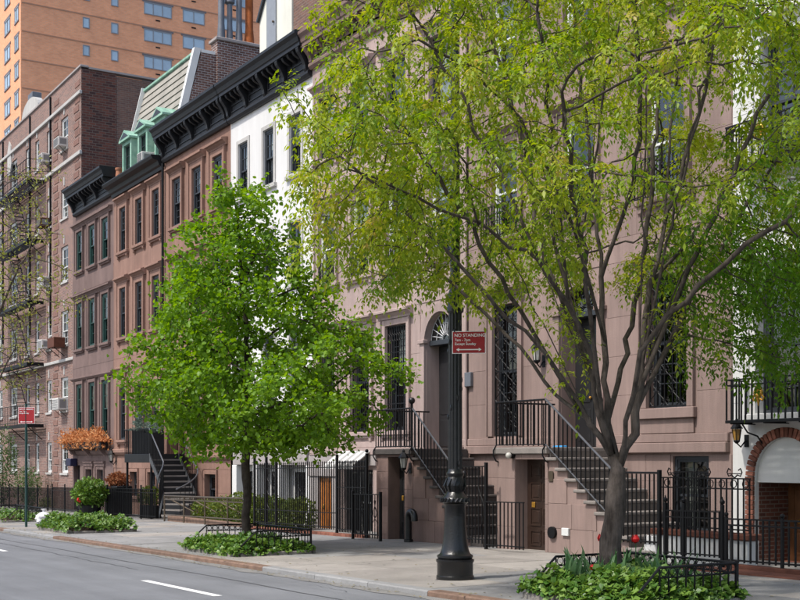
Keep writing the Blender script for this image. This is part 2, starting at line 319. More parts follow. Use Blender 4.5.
WL = {}
def put(name, me, m, parent=None, loc=(0,0,0), rot=None):
    """link mesh data as one object; loc is in world metres"""
    if m is not None and len(me.materials) == 0: me.materials.append(MATS[m])
    o = bpy.data.objects.new(name, me); C.objects.link(o)
    loc = Vector(loc); WL[o.name] = loc
    if parent is not None: o.parent = parent; o.location = loc - WL[parent.name]
    else: o.location = loc
    if rot is not None: o.rotation_euler = rot
    return o
def thing(name, label, cat, loc, group=None):
    o = bpy.data.objects.new(name, None); C.objects.link(o); o.location = loc; WL[o.name] = Vector(loc); o.empty_display_size = 0.2
    return tag(o, label, cat, group)
def tag(o, label, cat, group=None):
    o['label'] = label; o['category'] = cat
    if group: o['group'] = group
    return o
def kind(o, k, label=None):
    o['kind'] = k
    if label: o['label'] = label
    return o
def np_mesh(name, V, F, rnd=None, smooth=False):
    """fast mesh: V (n,3), F (m,k) all k-gons"""
    me = bpy.data.meshes.new(name); n, (m, k) = len(V), F.shape
    me.vertices.add(n); me.vertices.foreach_set('co', V.astype(np.float32).ravel())
    me.loops.add(m*k); me.loops.foreach_set('vertex_index', F.astype(np.int32).ravel())
    me.polygons.add(m); me.polygons.foreach_set('loop_start', np.arange(0, m*k, k, dtype=np.int32))
    if smooth: me.polygons.foreach_set('use_smooth', np.ones(m, dtype=bool))
    me.update(calc_edges=True)
    if rnd is not None:
        a = me.attributes.new('rnd', 'FLOAT', 'POINT'); a.data.foreach_set('value', rnd.astype(np.float32))
    return me
# ------------------------------------------------------------------ the ground
def sheet(name, x0, x1, y0, y1, off, m, nx=2):
    b = MB(); b.add([(x0,y0,gz(x0)+off),(x1,y0,gz(x1)+off),(x1,y1,gz(x1)+off),(x0,y1,gz(x0)+off)], [(0,1,2,3)])
    return b.build(name, m)
kind(sheet('ground', -420, 320, -320, 420, -0.60, 'ground_far'), 'structure')
road = kind(sheet('road', -160, 60, -4.0, 8.15, -0.07, 'asphalt'), 'structure')
walk = kind(sheet('sidewalk', -160, 40, 8.2, 15.6, -0.012, 'joint'), 'structure')
def strip(name, x0, x1, y0, y1, off, m, parent, jag=0):
    b = MB(); b.add([(x0,y0,gz(x0)+off),(x1,y0,gz(x1)+off),(x1,y1,gz(x1)+off),(x0,y1,gz(x0)+off)], [(0,1,2,3)])
    return b.build(name, m, parent)
for x0, x1 in ((-37.5, -34.6), (-28.0, -25.35), (-16.95, -14.2), (-9.0, -6.2)):
    strip('lane_marking', x0, x1, 5.93, 6.05, -0.0655, 'lane_white', road)
mat('tar', (0.085, 0.087, 0.092), 0.8, 0.3, 0.3, 3, 0.3, 120)
mat('asphalt_patch', (0.085, 0.088, 0.094), 0.85, 0.3, 0.15, 0.8, 0.35, 160, grain=0.2)
mat('gutter', (0.19, 0.185, 0.175), 0.85, 0.3, 0.2, 1.5, 0.3, 120, grain=0.2)
# seams and gutter wear: thin strips with uneven edges laid on the asphalt
def wavy(name, x0, x1, yc, w, off, m, n=60, amp=0.03, parent=road, seed=1):
    r = random.Random(seed); vs = []; fs = []; a = 0
    for i in range(n+1):
        x = x0 + (x1-x0)*i/n; a = 0.7*a + r.uniform(-amp, amp); ww = w*(0.6 + 0.8*r.random())
        vs += [(x, yc + a - ww/2, gz(x)+off), (x, yc + a + ww/2, gz(x)+off)]
    fs = [(2*i, 2*i+2, 2*i+3, 2*i+1) for i in range(n)]
    return MB().add(vs, fs).build(name, m, parent)
wavy('tar_seam', -60, 0, 7.05, 0.03, -0.0650, 'tar', seed=2)
wavy('tar_seam', -30, -19, 6.6, 0.02, -0.0650, 'tar', seed=3)
wavy('gutter_strip', -70, 2, 7.98, 0.26, -0.0645, 'gutter', n=140, amp=0.05, seed=4)
rc = random.Random(12)
for k in range(9):
    px, py, a = rc.uniform(-32, -12), rc.uniform(4.5, 7.6), rc.uniform(0, 3.14); vs = []
    for i in range(22):
        a += rc.uniform(-.55, .55); px += .11*math.cos(a); py += .11*math.sin(a)*.8
        if py > 7.7: break
        w = .005*(1-i/24); vs += [(px-w*math.sin(a), py+w*math.cos(a), gz(px)-.0648), (px+w*math.sin(a), py-w*math.cos(a), gz(px)-.0648)]
    n = len(vs)//2
    if n > 4: MB().add(vs, [(2*i, 2*i+1, 2*i+3, 2*i+2) for i in range(n-1)]).build('road_crack', 'tar', road)
# kerb stones: granite in some stretches, steel faced and rusty in others
x = -60.0; r = random.Random(5)
def kerb_piece(x0, x1, m):
    b = MB(); z0a, z0b = gz(x0), gz(x1); y0, y1, c = 8.13, 8.33, 0.018
    prof = lambda xx, z: [(xx, y0, z-0.3), (xx, y0+0.012, z-c), (xx, y0+c+0.012, z), (xx, y1, z), (xx, y1, z-0.3)]
    a, d = prof(x0+0.004, z0a+0.004), prof(x1-0.004, z0b+0.004); n = 5
    b.add(a + d, [(i, (i+1) % n, n+(i+1) % n, n+i) for i in range(n)] + [(4,3,2,1,0), (5,6,7,8,9)])
    return b.build('kerb_stone', m, kerb)
kerb = kind(MB().prism_z([(-60, 8.14), (4, 8.14), (4, 8.32), (-60, 8.32)], -1.6, -1.2).build('kerb', 'kerb_granite'), 'structure')
while x < 4:
    L = 1.5 + r.random()*0.5; xm = x + L/2
    rusty = xm < -35.0 or -30.2 < xm < -17.6 or -13.3 < xm < -11.6
    kerb_piece(x, x+L, 'kerb_rust' if rusty else 'kerb_granite'); x += L
# paving flags
PITS = [(-12.0, -9.7, 8.62, 10.42), (-23.4, -21.2, 8.72, 10.7), (-33.3, -30.7, 8.75, 10.5)]
def flag(x0, x1, y0, y1, m):
    b = MB(); g = 0.014; c = 0.004; h = random.uniform(-0.003, 0.003)
    x0 += g/2; x1 -= g/2; y0 += g/2; y1 -= g/2
    lo = [(x0,y0),(x1,y0),(x1,y1),(x0,y1)]; hi = [(x0+c,y0+c),(x1-c,y0+c),(x1-c,y1-c),(x0+c,y1-c)]
    b.add([(px,py,gz(px)-0.05) for px,py in lo] + [(px,py,gz(px)-0.004+h) for px,py in lo] + [(px,py,gz(px)+h) for px,py in hi],
          [(0,1,5,4),(1,2,6,5),(2,3,7,6),(3,0,4,7),(4,5,9,8),(5,6,10,9),(6,7,11,10),(7,4,8,11),(8,9,10,11)])
    b.build('paving_flag', m, walk)
ys = [8.335, 9.6, 11.15, 12.6, 13.75, 15.42]
xs = [-60 + 1.52*i for i in range(41)]
r = random.Random(9)
for i in range(len(xs)-1):
    for j in range(len(ys)-1):
        x0, x1, y0, y1 = xs[i], xs[i+1], ys[j], ys[j+1]
        # greyer repairs near the small tree, warmer old flags elsewhere
        xm = (x0+x1)/2
        p_grey = 0.75 if xm < -24 or xm > -11 else (0.35 if j < 3 else 0.1)
        flag(x0, x1, y0, y1, 'concrete_grey' if r.random() < p_grey else 'concrete')
# hairline cracks and worn patches in the pavement
mat('crack', (0.10, 0.095, 0.09), 0.95, 0.1, 0.2, 5)
for k in range(16):
    cx, cy, a = r.uniform(-34, -9), r.uniform(8.6, 13.2), r.uniform(0, 3.14)
    pts = []; px, py = cx, cy; vs = []
    for i in range(14):
        a += r.uniform(-0.5, 0.5); px += 0.09*math.cos(a); py += 0.09*math.sin(a)
        if not 8.4 < py < 13.6: break
        w = 0.006*(1 - i/15)
        vs += [(px - w*math.sin(a), py + w*math.cos(a), gz(px)+0.0055), (px + w*math.sin(a), py - w*math.cos(a), gz(px)+0.0055)]
    n = len(vs)//2
    if n > 3: MB().add(vs, [(2*i, 2*i+1, 2*i+3, 2*i+2) for i in range(n-1)]).build('crack', 'crack', walk)

# trodden gum, specks and fallen scraps on the pavement
mat('gum', (0.12, 0.115, 0.11), 0.9, 0.2, 0.2, 5); mat('litter', (0.30, 0.22, 0.10), 0.9, 0.1, 0.4, 9, col2=(0.16, 0.17, 0.05))
gb = MB(); lb = MB()
for k in range(420):
    cx, cy, q = r.uniform(-40, -6), r.uniform(8.45, 13.6), r.uniform(.008, .028); n = 7
    gb.add([(cx+q*math.cos(6.283*i/n)*1.2, cy+q*math.sin(6.283*i/n), gz(cx)+.0062) for i in range(n)], [tuple(range(n))])
for k in range(520):
    cx, cy = r.uniform(-40, -6), r.choice([r.uniform(8.4, 13.6), r.gauss(8.45, .08), r.gauss(8.0, .1), r.gauss(8.0, .1)]); a = r.uniform(0, 6.28); q = r.uniform(.012, .035)
    z = gz(cx) + (.007 if cy > 8.34 else (-.055 if cy < 8.12 else .012)); c, s = math.cos(a)*q, math.sin(a)*q
    lb.add([(cx-c, cy-s, z), (cx+s*.45, cy-c*.45, z+.006), (cx+c, cy+s, z+.002), (cx-s*.45, cy+c*.45, z+.008)], [(0,1,2,3)])
kind(gb.build('gum_spots', 'gum', walk), 'stuff'); kind(lb.build('leaf_litter', 'litter'), 'stuff', 'fallen leaf scraps scattered on pavement and gutter')

# ------------------------------------------------------------------ facade helpers
def wall_front(ops, x0, x1, z0, z1, Y, d=0.26, arches=()):
    """facade skin with real openings and their reveals; ops: (xa,xb,za,zb); arches: subset given as (xa,xb,za,zspring,ztop)"""
    b = MB(); al = [(o[0], o[1], o[2], o[3]) for o in ops] + [(a[0], a[1], a[2], a[4]) for a in arches]
    X = sorted(set([x0, x1] + [v for o in al for v in o[:2]])); Z = sorted(set([z0, z1] + [v for o in al for v in o[2:4]]))
    X = [v for v in X if x0 <= v <= x1]; Z = [v for v in Z if z0 <= v <= z1]
    for i in range(len(X)-1):
        for j in range(len(Z)-1):
            cx, cz = (X[i]+X[i+1])/2, (Z[j]+Z[j+1])/2
            if any(o[0] < cx < o[1] and o[2] < cz < o[3] for o in al): continue
            b.add([(X[i],Y,Z[j]),(X[i+1],Y,Z[j]),(X[i+1],Y,Z[j+1]),(X[i],Y,Z[j+1])], [(0,1,2,3)])
    for xa, xb, za, zb in [o[:4] for o in ops]:
        for q in ([(xa,Y,za),(xa,Y,zb),(xa,Y+d,zb),(xa,Y+d,za)], [(xb,Y,za),(xb,Y,zb),(xb,Y+d,zb),(xb,Y+d,za)],
                  [(xa,Y,za),(xb,Y,za),(xb,Y+d,za),(xa,Y+d,za)], [(xa,Y,zb),(xb,Y,zb),(xb,Y+d,zb),(xa,Y+d,zb)]):
            b.add(q, [(0,1,2,3)])
    for xa, xb, za, zs, zt in arches:
        n = 14; pts = [((xa+xb)/2 - (xb-xa)/2*math.cos(math.pi*k/n), zs + (zt-zs)*math.sin(math.pi*k/n)) for k in range(n+1)]
        h = n//2
        b.add([(xa,Y,zt)] + [(p[0],Y,p[1]) for p in pts[:h+1]], [(0,i,i+1) for i in range(1, h+1)])
        b.add([(xb,Y,zt)] + [(p[0],Y,p[1]) for p in pts[h:]], [(0,i,i+1) for i in range(1, n-h+1)])
        dd = d*1.8
        for k in range(n): b.add([(pts[k][0],Y,pts[k][1]),(pts[k+1][0],Y,pts[k+1][1]),(pts[k+1][0],Y+dd,pts[k+1][1]),(pts[k][0],Y+dd,pts[k][1])], [(0,1,2,3)])
        for xx in (xa, xb): b.add([(xx,Y,za),(xx,Y,zs),(xx,Y+dd,zs),(xx,Y+dd,za)], [(0,1,2,3)])
        b.add([(xa,Y,za),(xb,Y,za),(xb,Y+dd,za),(xa,Y+dd,za)], [(0,1,2,3)])
    return b
def hull(h, x0, x1, z1, Y, depth, side_m, roof_m='roofing', zbase=-2.0):
    """party walls, back and flat roof of a row house"""
    e = 0.006
    for xx in (x0+e, x1-e-0.25):
        MB().box(xx, xx+0.25, Y+0.27, Y+depth, zbase, z1).build('party_wall', side_m, h)
    MB().box(x0+0.27, x1-0.27, Y+depth-0.25, Y+depth-0.003, zbase, z1-0.004).build('rear_wall', side_m, h)
    MB().box(x0+0.262, x1-0.262, Y+0.27, Y+depth-0.26, z1-0.5, z1-0.25).build('roof', roof_m, h)
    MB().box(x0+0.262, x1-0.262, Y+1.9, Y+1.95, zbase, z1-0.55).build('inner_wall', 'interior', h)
def ashlar(h, m, x0, x1, z0, z1, ops, Y, course=0.62, blen=1.25, proud=0.016, seed=0, name='stone_block', gap=0.007):
    """dressed blocks laid in courses round the openings, each its own piece"""
    r = random.Random(seed); nz = max(1, round((z1-z0)/course)); cz = (z1-z0)/nz; cache = {}
    # break courses at opening heads and sills
    zs = sorted(set([round(z0 + i*cz, 3) for i in range(nz+1)])); brk = sorted(set([v for o in ops for v in o[2:4] if z0 < v < z1]))
    for v in brk:
        k = min(range(len(zs)), key=lambda i: abs(zs[i]-v))
        if 0 < k < len(zs)-1: zs[k] = v
        else: zs.append(v)
    zs = sorted(set(zs)); zs = [z for i, z in enumerate(zs) if i == 0 or z - zs[i-1] > 0.08]
    for j in range(len(zs)-1):
        za, zb = zs[j], zs[j+1]; zc = (za+zb)/2
        cuts = sorted([(o[0], o[1]) for o in ops if o[2] < zc < o[3]]); segs = []; a = x0
        for c0, c1 in cuts:
            if c0 > a: segs.append((a, c0))
            a = max(a, c1)
        if a < x1: segs.append((a, x1))
        for sa, sb in segs:
            n = max(1, round((sb-sa)/blen)); w = (sb-sa)/n; off = (j % 2) * 0.5 * w if n > 1 else 0
            edges = [sa] + [sa + off + i*w for i in range(1 if off == 0 else 0, n)] + [sb]
            edges = [e for i, e in enumerate(edges) if i == 0 or e - edges[i-1] > 0.02]
            for i in range(len(edges)-1):
                w_ = edges[i+1] - edges[i]; key = (round(w_, 3), round(zb-za, 3))
                if key not in cache:
                    cache[key] = MB().box(-w_/2+gap/2, w_/2-gap/2, -proud, 0.012, gap/2, zb-za-gap/2, 0.004).mesh(name, centre=False)[0]
                put(name, cache[key], m, h, ((edges[i]+edges[i+1])/2, Y, za))

def sash_mesh(w, hgt, cols, rows, st=0.045, mt=0.02, t=0.04):
    b = MB(); b.box(-w/2, -w/2+st, -t/2, t/2, 0, hgt); b.box(w/2-st, w/2, -t/2, t/2, 0, hgt)
    b.box(-w/2+st, w/2-st, -t/2, t/2, 0, st); b.box(-w/2+st, w/2-st, -t/2, t/2, hgt-st, hgt)
    for i in range(1, cols):
        x = -w/2 + st + (w-2*st)*i/cols; b.box(x-mt/2, x+mt/2, -t/2*0.8, t/2*0.8, st, hgt-st)
    for j in range(1, rows):
        z = st + (hgt-2*st)*j/rows; b.box(-w/2+st, w/2-st, -t/2*0.7, t/2*0.7, z-mt/2, z+mt/2)
    return b
WC = {}
rw = random.Random(21)
def window(h, xc, w, z0, z1, Y, fm='charcoal_frame', sm=None, cols=2, rows=3, recess=0.15, blind=None, split=0.5, fw=0.06, glass='glass'):
    """double hung window: casing > two sashes, two panes, blind"""
    sm = sm or fm; H = z1 - z0; key = (round(w,3), round(H,3), fm, sm, cols, rows, split)
    if key not in WC:
        f = MB(); e = 0.002
        f.box(-w/2+e, -w/2+fw, 0, 0.12, e, H-e); f.box(w/2-fw, w/2-e, 0, 0.12, e, H-e); f.box(-w/2+fw, w/2-fw, 0, 0.12, H-fw, H-e); f.box(-w/2+fw, w/2-fw, -0.02, 0.12, e, fw*0.8)
        iw = w - 2*fw; ih = H - 1.8*fw; hu = ih*(1-split)+0.03; hl = ih*split+0.02
        su = sash_mesh(iw, hu, cols, rows).mesh('sash', centre=False)[0]; sl = sash_mesh(iw, hl, cols, rows).mesh('sash', centre=False)[0]
        pu = MB().add([(-iw/2+.03,0,.03),(iw/2-.03,0,.03),(iw/2-.03,0,hu-.03),(-iw/2+.03,0,hu-.03)], [(0,1,2,3)]).mesh('pane', centre=False)[0]
        pl = MB().add([(-iw/2+.03,0,.03),(iw/2-.03,0,.03),(iw/2-.03,0,hl-.03),(-iw/2+.03,0,hl-.03)], [(0,1,2,3)]).mesh('pane', centre=False)[0]
        WC[key] = (f.mesh('window', centre=False)[0], su, sl, pu, pl, hu, hl, iw)
    fme, su, sl, pu, pl, hu, hl, iw = WC[key]
    win = put('window', fme, fm, h, (xc, Y+recess, z0))
    zt = z1 - fw - hu
    put('sash', su, sm, win, (xc, Y+recess+0.035, zt)); put('sash', sl, sm, win, (xc, Y+recess+0.085, z0+fw*0.8))
    put('pane', pu, glass, win, (xc, Y+recess+0.035, zt)); put('pane', pl, glass, win, (xc, Y+recess+0.085, z0+fw*0.8))
    if blind is None: blind = rw.choice([0, 0.3, 0.45, 0.5, 0.6, 0.8, 'c', 'c'])
    if blind == 'c':
        for s in (-1, 1):
            cb = MB(); n = 7; cwid = iw*rw.uniform(0.2, 0.4); xa = xc + s*(iw/2 - cwid/2)
            prof = []
            pts = [(xa - cwid/2 + cwid*i/n, Y+recess+0.2 + (0.03 if i % 2 else 0.0)) for i in range(n+1)]
            vs = [(px,py,z0+0.08) for px,py in pts] + [(px,py,z1-0.06) for px,py in pts]
            cb.add(vs, [(i, i+1, n+2+i, n+1+i) for i in range(n)]); cb.build('curtain', 'curtain', win)
    elif blind:
        MB().box(xc-iw/2+0.01, xc+iw/2-0.01, Y+recess+0.16, Y+recess+0.17, z1-0.06-blind*H, z1-0.06).build('blind', 'blind', win)
    return win
def surround(h, win, m, xc, w, z0, z1, Y, arch=0.15, proud=0.06, hood=0.22, hoodw=None, sill=0.14, sillw=None, brackets=True, hood_gap=0.0, panel=0.0):
    """stone architrave, moulded hood and sill of one window, as pieces of that window"""
    e = 0.003
    a = MB(); a.box(xc-w/2-arch, xc-w/2-e, Y-proud, Y+0.02, z0, z1+arch, 0.008); a.box(xc+w/2+e, xc+w/2+arch, Y-proud, Y+0.02, z0, z1+arch, 0.008)
    a.box(xc-w/2-e, xc+w/2+e, Y-proud+0.003, Y+0.02, z1+e, z1+arch, 0.008)
    a.box(xc-w/2-arch-0.03, xc-w/2-arch, Y-proud-0.03, Y+0.02, z0, z1+arch+0.03); a.box(xc+w/2+arch, xc+w/2+arch+0.03, Y-proud-0.03, Y+0.02, z0, z1+arch+0.03)
    if panel: a.box(xc-w/2, xc+w/2, Y-proud-0.02, Y+0.02, z1+arch+0.06, z1+arch+panel, 0.01)
    a.build('architrave', m, win)
    if hood:
        hw = hoodw or (w/2 + arch + 0.10); z = z1 + arch + panel + 0.012 + hood_gap
        P = [(Y+0.02, z), (Y-0.07, z), (Y-0.08, z+0.05), (Y-hood*0.62, z+0.10), (Y-hood*0.68, z+0.125), (Y-hood, z+0.14), (Y-hood, z+0.19), (Y-hood+0.03, z+0.215), (Y+0.02, z+0.25)]
        hb = MB().prism_x(P, xc-hw, xc+hw)
        hb.build('hood', m, win)
    if sill:
        sw = sillw or (w/2 + arch + 0.07)
        s = MB().box(xc-sw, xc+sw, Y-sill, Y+0.14, z0-0.11, z0-0.004, 0.012)
        s.box(xc-sw+0.03, xc+sw-0.03, Y-sill*0.6, Y+0.02, z0-0.17, z0-0.112)
        if brackets:
            for k in (-1, 1):
                cx = xc + k*(sw-0.12)
                s.prism_x([(Y+0.02, z0-0.172), (Y-sill*0.75, z0-0.172), (Y-sill*0.7, z0-0.24), (Y-sill*0.3, z0-0.28), (Y+0.02, z0-0.36)], cx-0.055, cx+0.055)
        s.build('sill', m, win)

def cornice(h, m, x0, x1, zb, zt, Y, proj, nbr=4, nmod=4, rr='cornice'):
    """bracketed timber cornice: frieze with panels > crown moulding, brackets, modillions"""
    b = MB(); fz = zt - 0.42
    b.box(x0, x1, Y-0.10, Y+0.02, zb+0.10, fz)
    b.prism_x([(Y+0.02, zb-0.10), (Y-0.10, zb-0.10), (Y-0.16, zb-0.03), (Y-0.16, zb+0.03), (Y-0.12, zb+0.09), (Y+0.02, zb+0.098)], x0, x1)
    cor = b.build(rr, m, h)
    P = [(Y+0.3, fz+0.002), (Y-proj*0.74, fz+0.002), (Y-proj*0.74, fz+0.10), (Y-proj*0.80, fz+0.12), (Y-proj*0.86, fz+0.24), (Y-proj, fz+0.32), (Y-proj, fz+0.40), (Y-proj+0.04, zt), (Y+0.3, zt)]
    MB().prism_x(P, x0-0.06, x1+0.06).build('crown_moulding', m, cor)
    H = fz - zb - 0.02
    def scroll(wd, hh, d):
        pr = [(Y-0.099, fz), (Y-d, fz), (Y-d-0.015, fz-0.05), (Y-d*0.97, fz-0.12*hh/0.6), (Y-d*0.80, fz-0.20*hh/0.6), (Y-d*0.62, fz-0.30*hh/0.6), (Y-d*0.50, fz-0.42*hh/0.6), (Y-d*0.46, fz-0.52*hh/0.6), (Y-d*0.34, fz-hh*0.97), (Y-0.14, fz-hh), (Y-0.099, fz-hh)]
        return MB().prism_x(pr, -wd/2, wd/2).mesh('bracket', centre=False)[0]
    big = scroll(0.15, H, proj*0.72); small = MB().prism_x([(Y-0.099, fz), (Y-proj*0.66, fz), (Y-proj*0.68, fz-0.05), (Y-proj*0.6, fz-0.12), (Y-0.2, fz-0.2), (Y-0.099, fz-0.22)], -0.05, 0.05).mesh('modillion', centre=False)[0]
    for k in range(nbr):
        cx = x0 + 0.12 + (x1-x0-0.24)*k/(nbr-1); put('bracket', big, m, cor, (cx, 0, 0))
        if k < nbr-1:
            step = (x1-x0-0.24)/(nbr-1)
            for q in range(1, nmod+1): put('modillion', small, m, cor, (cx + step*q/(nmod+1), 0, 0))
            p = MB(); xa, xb = cx+0.16, cx+step-0.16
            za, zc = zb+0.17, fz-0.28
            for qx0, qx1, qz0, qz1 in ((xa, xb, za, za+0.03), (xa, xb, zc-0.03, zc), (xa, xa+0.03, za+0.03, zc-0.03), (xb-0.03, xb, za+0.03, zc-0.03)):
                p.box(qx0, qx1, Y-0.13, Y-0.098, qz0, qz1)
            p.build('frieze_panel', m, cor)
    return cor

def picket_mesh(h, r=0.009, n=4, tip=0.0, knob=0.0, sq=True):
    b = MB()
    if sq: b.box(-r, r, -r, r, 0, h)
    else: b.tube([(0,0,0),(0,0,h)], r, n)
    if tip: b.add([(-r*1.6,-r*1.6,h),(r*1.6,-r*1.6,h),(r*1.6,r*1.6,h),(-r*1.6,r*1.6,h),(0,0,h+tip)], [(0,1,4),(1,2,4),(2,3,4),(3,0,4),(3,2,1,0)])
    if knob: b.ball(0, 0, h+knob*0.7, knob, 6)
    return b.mesh('picket', centre=False)[0]
def fence_run(t, p0, p1, z0, z1, m='iron', sp=0.12, rails=(0.08, None), tip=0.0, knob=0.0, r=0.009, rail_r=0.016, name='picket', post_every=0, post_h=0.1, over=0.0, level=None, collar=False):
    """pickets and rails between two plan points, following the grade; z0,z1 above ground (or absolute when level)"""
    p0 = Vector(p0); p1 = Vector(p1); L = (p1-p0).length; n = max(2, round(L/sp)); d = (p1-p0)/L; nrm = Vector((-d.y, d.x))
    zg = (lambda x: 0.0) if level else gz
    pm = picket_mesh(z1-z0+over, r, tip=tip, knob=knob)
    for i in range(n+1):
        p = p0 + d*L*i/n
        if post_every and i % post_every == 0: continue
        put(name, pm, m, t, (p.x, p.y, zg(p.x)+z0), (0, 0, math.atan2(d.y, d.x)))
    if post_every:
        q = MB().box(-0.022, 0.022, -0.022, 0.022, 0, z1+post_h, 0.004).ball(0, 0, z1+post_h+0.03, 0.035, 8).mesh('post', centre=False)[0]
        for i in range(0, n+1, post_every):
            p = p0 + d*L*i/n; put('post', q, m, t, (p.x, p.y, zg(p.x) - (0.0 if level else 0.02)))
    for rz in rails:
        z = z1 if rz is None else (z0 + rz if rz >= 0 else z1 + rz)
        a = [p0 - d*0.02, p1 + d*0.02]
        vs = []
        for p in a:
            for s, dz in ((-1,-0.4),(1,-0.4),(1,0.6),(-1,0.6)):
                vs.append((p.x + nrm.x*s*rail_r, p.y + nrm.y*s*rail_r, zg(p.x) + z + dz*rail_r*1.3))
        MB().add(vs, [(0,1,5,4),(1,2,6,5),(2,3,7,6),(3,0,4,7),(3,2,1,0),(4,5,6,7)]).build('rail', m, t)
# ------------------------------------------------------------------ houses
def door(h, xc, w, z0, z1, Y, m, panels=((0.1, 0.45), (0.5, 0.93)), cols=2, name='door', handle='gold'):
    b = MB().box(xc-w/2+0.003, xc+w/2-0.003, Y, Y+0.05, z0, z1-0.004); H = z1-z0
    d = b.build(name, m, h)
    for a, c in panels:
        for k in range(cols):
            cw = (w-0.16)/cols; xa = xc-w/2+0.08+k*cw+0.03; xb = xa+cw-0.06
            p = MB()
            za, zb = z0+a*H, z0+c*H
            for q in ((xa,xb,za,za+.025),(xa,xb,zb-.025,zb),(xa,xa+.025,za+.025,zb-.025),(xb-.025,xb,za+.025,zb-.025)): p.box(q[0],q[1],Y-0.015,Y+0.01,q[2],q[3])
            p.box(xa+.06, xb-.06, Y-0.010, Y+0.01, za+.06, zb-.06, 0.006); p.build('door_panel', m, d)
    MB().box(xc-w*0.32, xc-w*0.22, Y-0.03, Y-0.001, z0+H*0.47, z0+H*0.53, 0.008).build('handle', handle, d)
    return d
def bars(win, xc, w, z0, z1, Y, hor=3, sp=0.1, m='iron', curl=False, name='window_grille', seed=0, tops=False):
    b = MB(); n = max(3, round(w/sp)); r = 0.009
    b.box(xc-w/2, xc-w/2+0.025, Y-0.012, Y+0.012, z0, z1); b.box(xc+w/2-0.025, xc+w/2, Y-0.012, Y+0.012, z0, z1)
    for i in range(hor+1):
        z = z0 + (z1-z0-0.02)*i/hor; b.box(xc-w/2+0.026, xc+w/2-0.026, Y-0.01, Y+0.01, z, z+0.022)
    for i in range(1, n):
        x = xc-w/2 + w*i/n; b.box(x-r, x+r, Y-r, Y+r, z0+0.004, z1-0.004)
    if curl:
        cw = w/n
        for i in range(n):
            x = xc-w/2 + cw*(i+0.5); nz = max(2, int((z1-z0)/0.34)); hh = (z1-z0)/nz
            for j in range(nz):
                zc = z0 + hh*(j+0.5); s = 1 if (i+j) % 2 else -1
                pts = [(x + s*cw*0.42*math.sin(t*2*math.pi), Y-0.004, zc + hh*0.46*(2*t-1)) for t in [k/9 for k in range(10)]]
                b.tube(pts, 0.008, 4)
                for e, zz in ((1, zc+hh*0.28), (-1, zc-hh*0.28)):
                    b.tube([(x - s*e*cw*0.2 + cw*0.2*math.cos(a), Y-0.004, zz + cw*0.2*math.sin(a)) for a in [k*0.9 for k in range(7)]], 0.007, 4)
    if tops:
        for i in range(n):
            x = xc-w/2 + w*(i+0.5)/n
            for dz in (0.0, 0.16): b.tube([(x + w/n*0.42*math.cos(a), Y-0.003, z1-0.12-dz + w/n*0.8*math.sin(a)) for a in [k*math.pi/5 for k in range(11)]], 0.007, 4)
    return b.build(name, m, win)

def house(name, label, x0, x1, zt, side_m):
    h = thing(name, label, 'house', ((x0+x1)/2, YF, gz((x0+x1)/2)))
    hull(h, x0, x1, zt, YF, 10.0, side_m); return h

# ---- house A: dark brownstone, green windows
X0, X1 = -53.1, -47.4
hA = house('brownstone_house', 'narrow dark brownstone house with green window frames and bracketed black cornice', X0, X1, 13.0, 'brick_side')
cA = (-52.0, -50.2, -48.42); F4 = (9.9, 11.62); F3 = (6.48, 8.5); F2 = (2.62, 4.95)
ops = [(c-0.43, c+0.43, a, b) for c in cA for a, b in (F4, F3, F2)] + [(-52.95, -52.05, -0.55, 1.42), (-51.1, -50.25, 0.3, 1.28), (-49.5, -48.65, 0.3, 1.22)]
wall_front(ops, X0, X1, -2, 12.6, YF).build('wall', 'stone_a', hA)
ashlar(hA, 'stone_a', X0+0.01, X1-0.01, 5.15, 6.2, [], YF, 0.5, 0.95, seed=1)
ashlar(hA, 'stone_a', X0+0.01, X1-0.01, 8.95, 9.6, [], YF, 0.65, 0.95, seed=2)
ashlar(hA, 'stone_a', X0+0.01, X1-0.01, -0.6, 1.85, [(o[0]-.1, o[1]+.1, o[2]-.12, o[3]+.12) for o in ops[-3:]], YF, 0.45, 1.0, seed=3)
for c in cA:
    for k, (a, b) in enumerate((F4, F3, F2)):
        w = window(hA, c, 0.86, a, b, YF, 'green_frame', cols=1, rows=2, fw=0.11, recess=0.0)
        surround(hA, w, 'stone_a', c, 0.86, a, b, YF, 0.14, 0.07, hood=0.2 if k < 2 else 0.0, hoodw=0.88, sillw=0.66, brackets=False)
MB().prism_x([(YF+.02, 5.12), (YF-.06, 5.12), (YF-.14, 5.2), (YF-.14, 5.26), (YF+.02, 5.3)], X0+.01, X1-.01).build('string_course', 'stone_a', hA)
MB().prism_x([(YF+.02, 1.88), (YF-.08, 1.88), (YF-.16, 1.98), (YF-.16, 2.06), (YF+.02, 2.1)], X0+.01, X1-.01).build('string_course', 'stone_a', hA)
door(hA, -52.5, 0.9, -0.55, 1.42, YF+0.2, 'black_door')
for c in (-50.67, -49.08):
    w = window(hA, c, 0.85, 0.3, 1.25 if c < -50 else 1.22, YF, 'charcoal_frame', cols=1, rows=1, blind=0)
    surround(hA, w, 'stone_a', c, 0.85, 0.3, 1.25, YF, 0.12, 0.05, hood=0.12, sill=0.1, brackets=False)
cornice(hA, 'cornice_black', X0+0.45, X1-0.05, 12.45, 13.5, YF, 0.6, 4, 3)

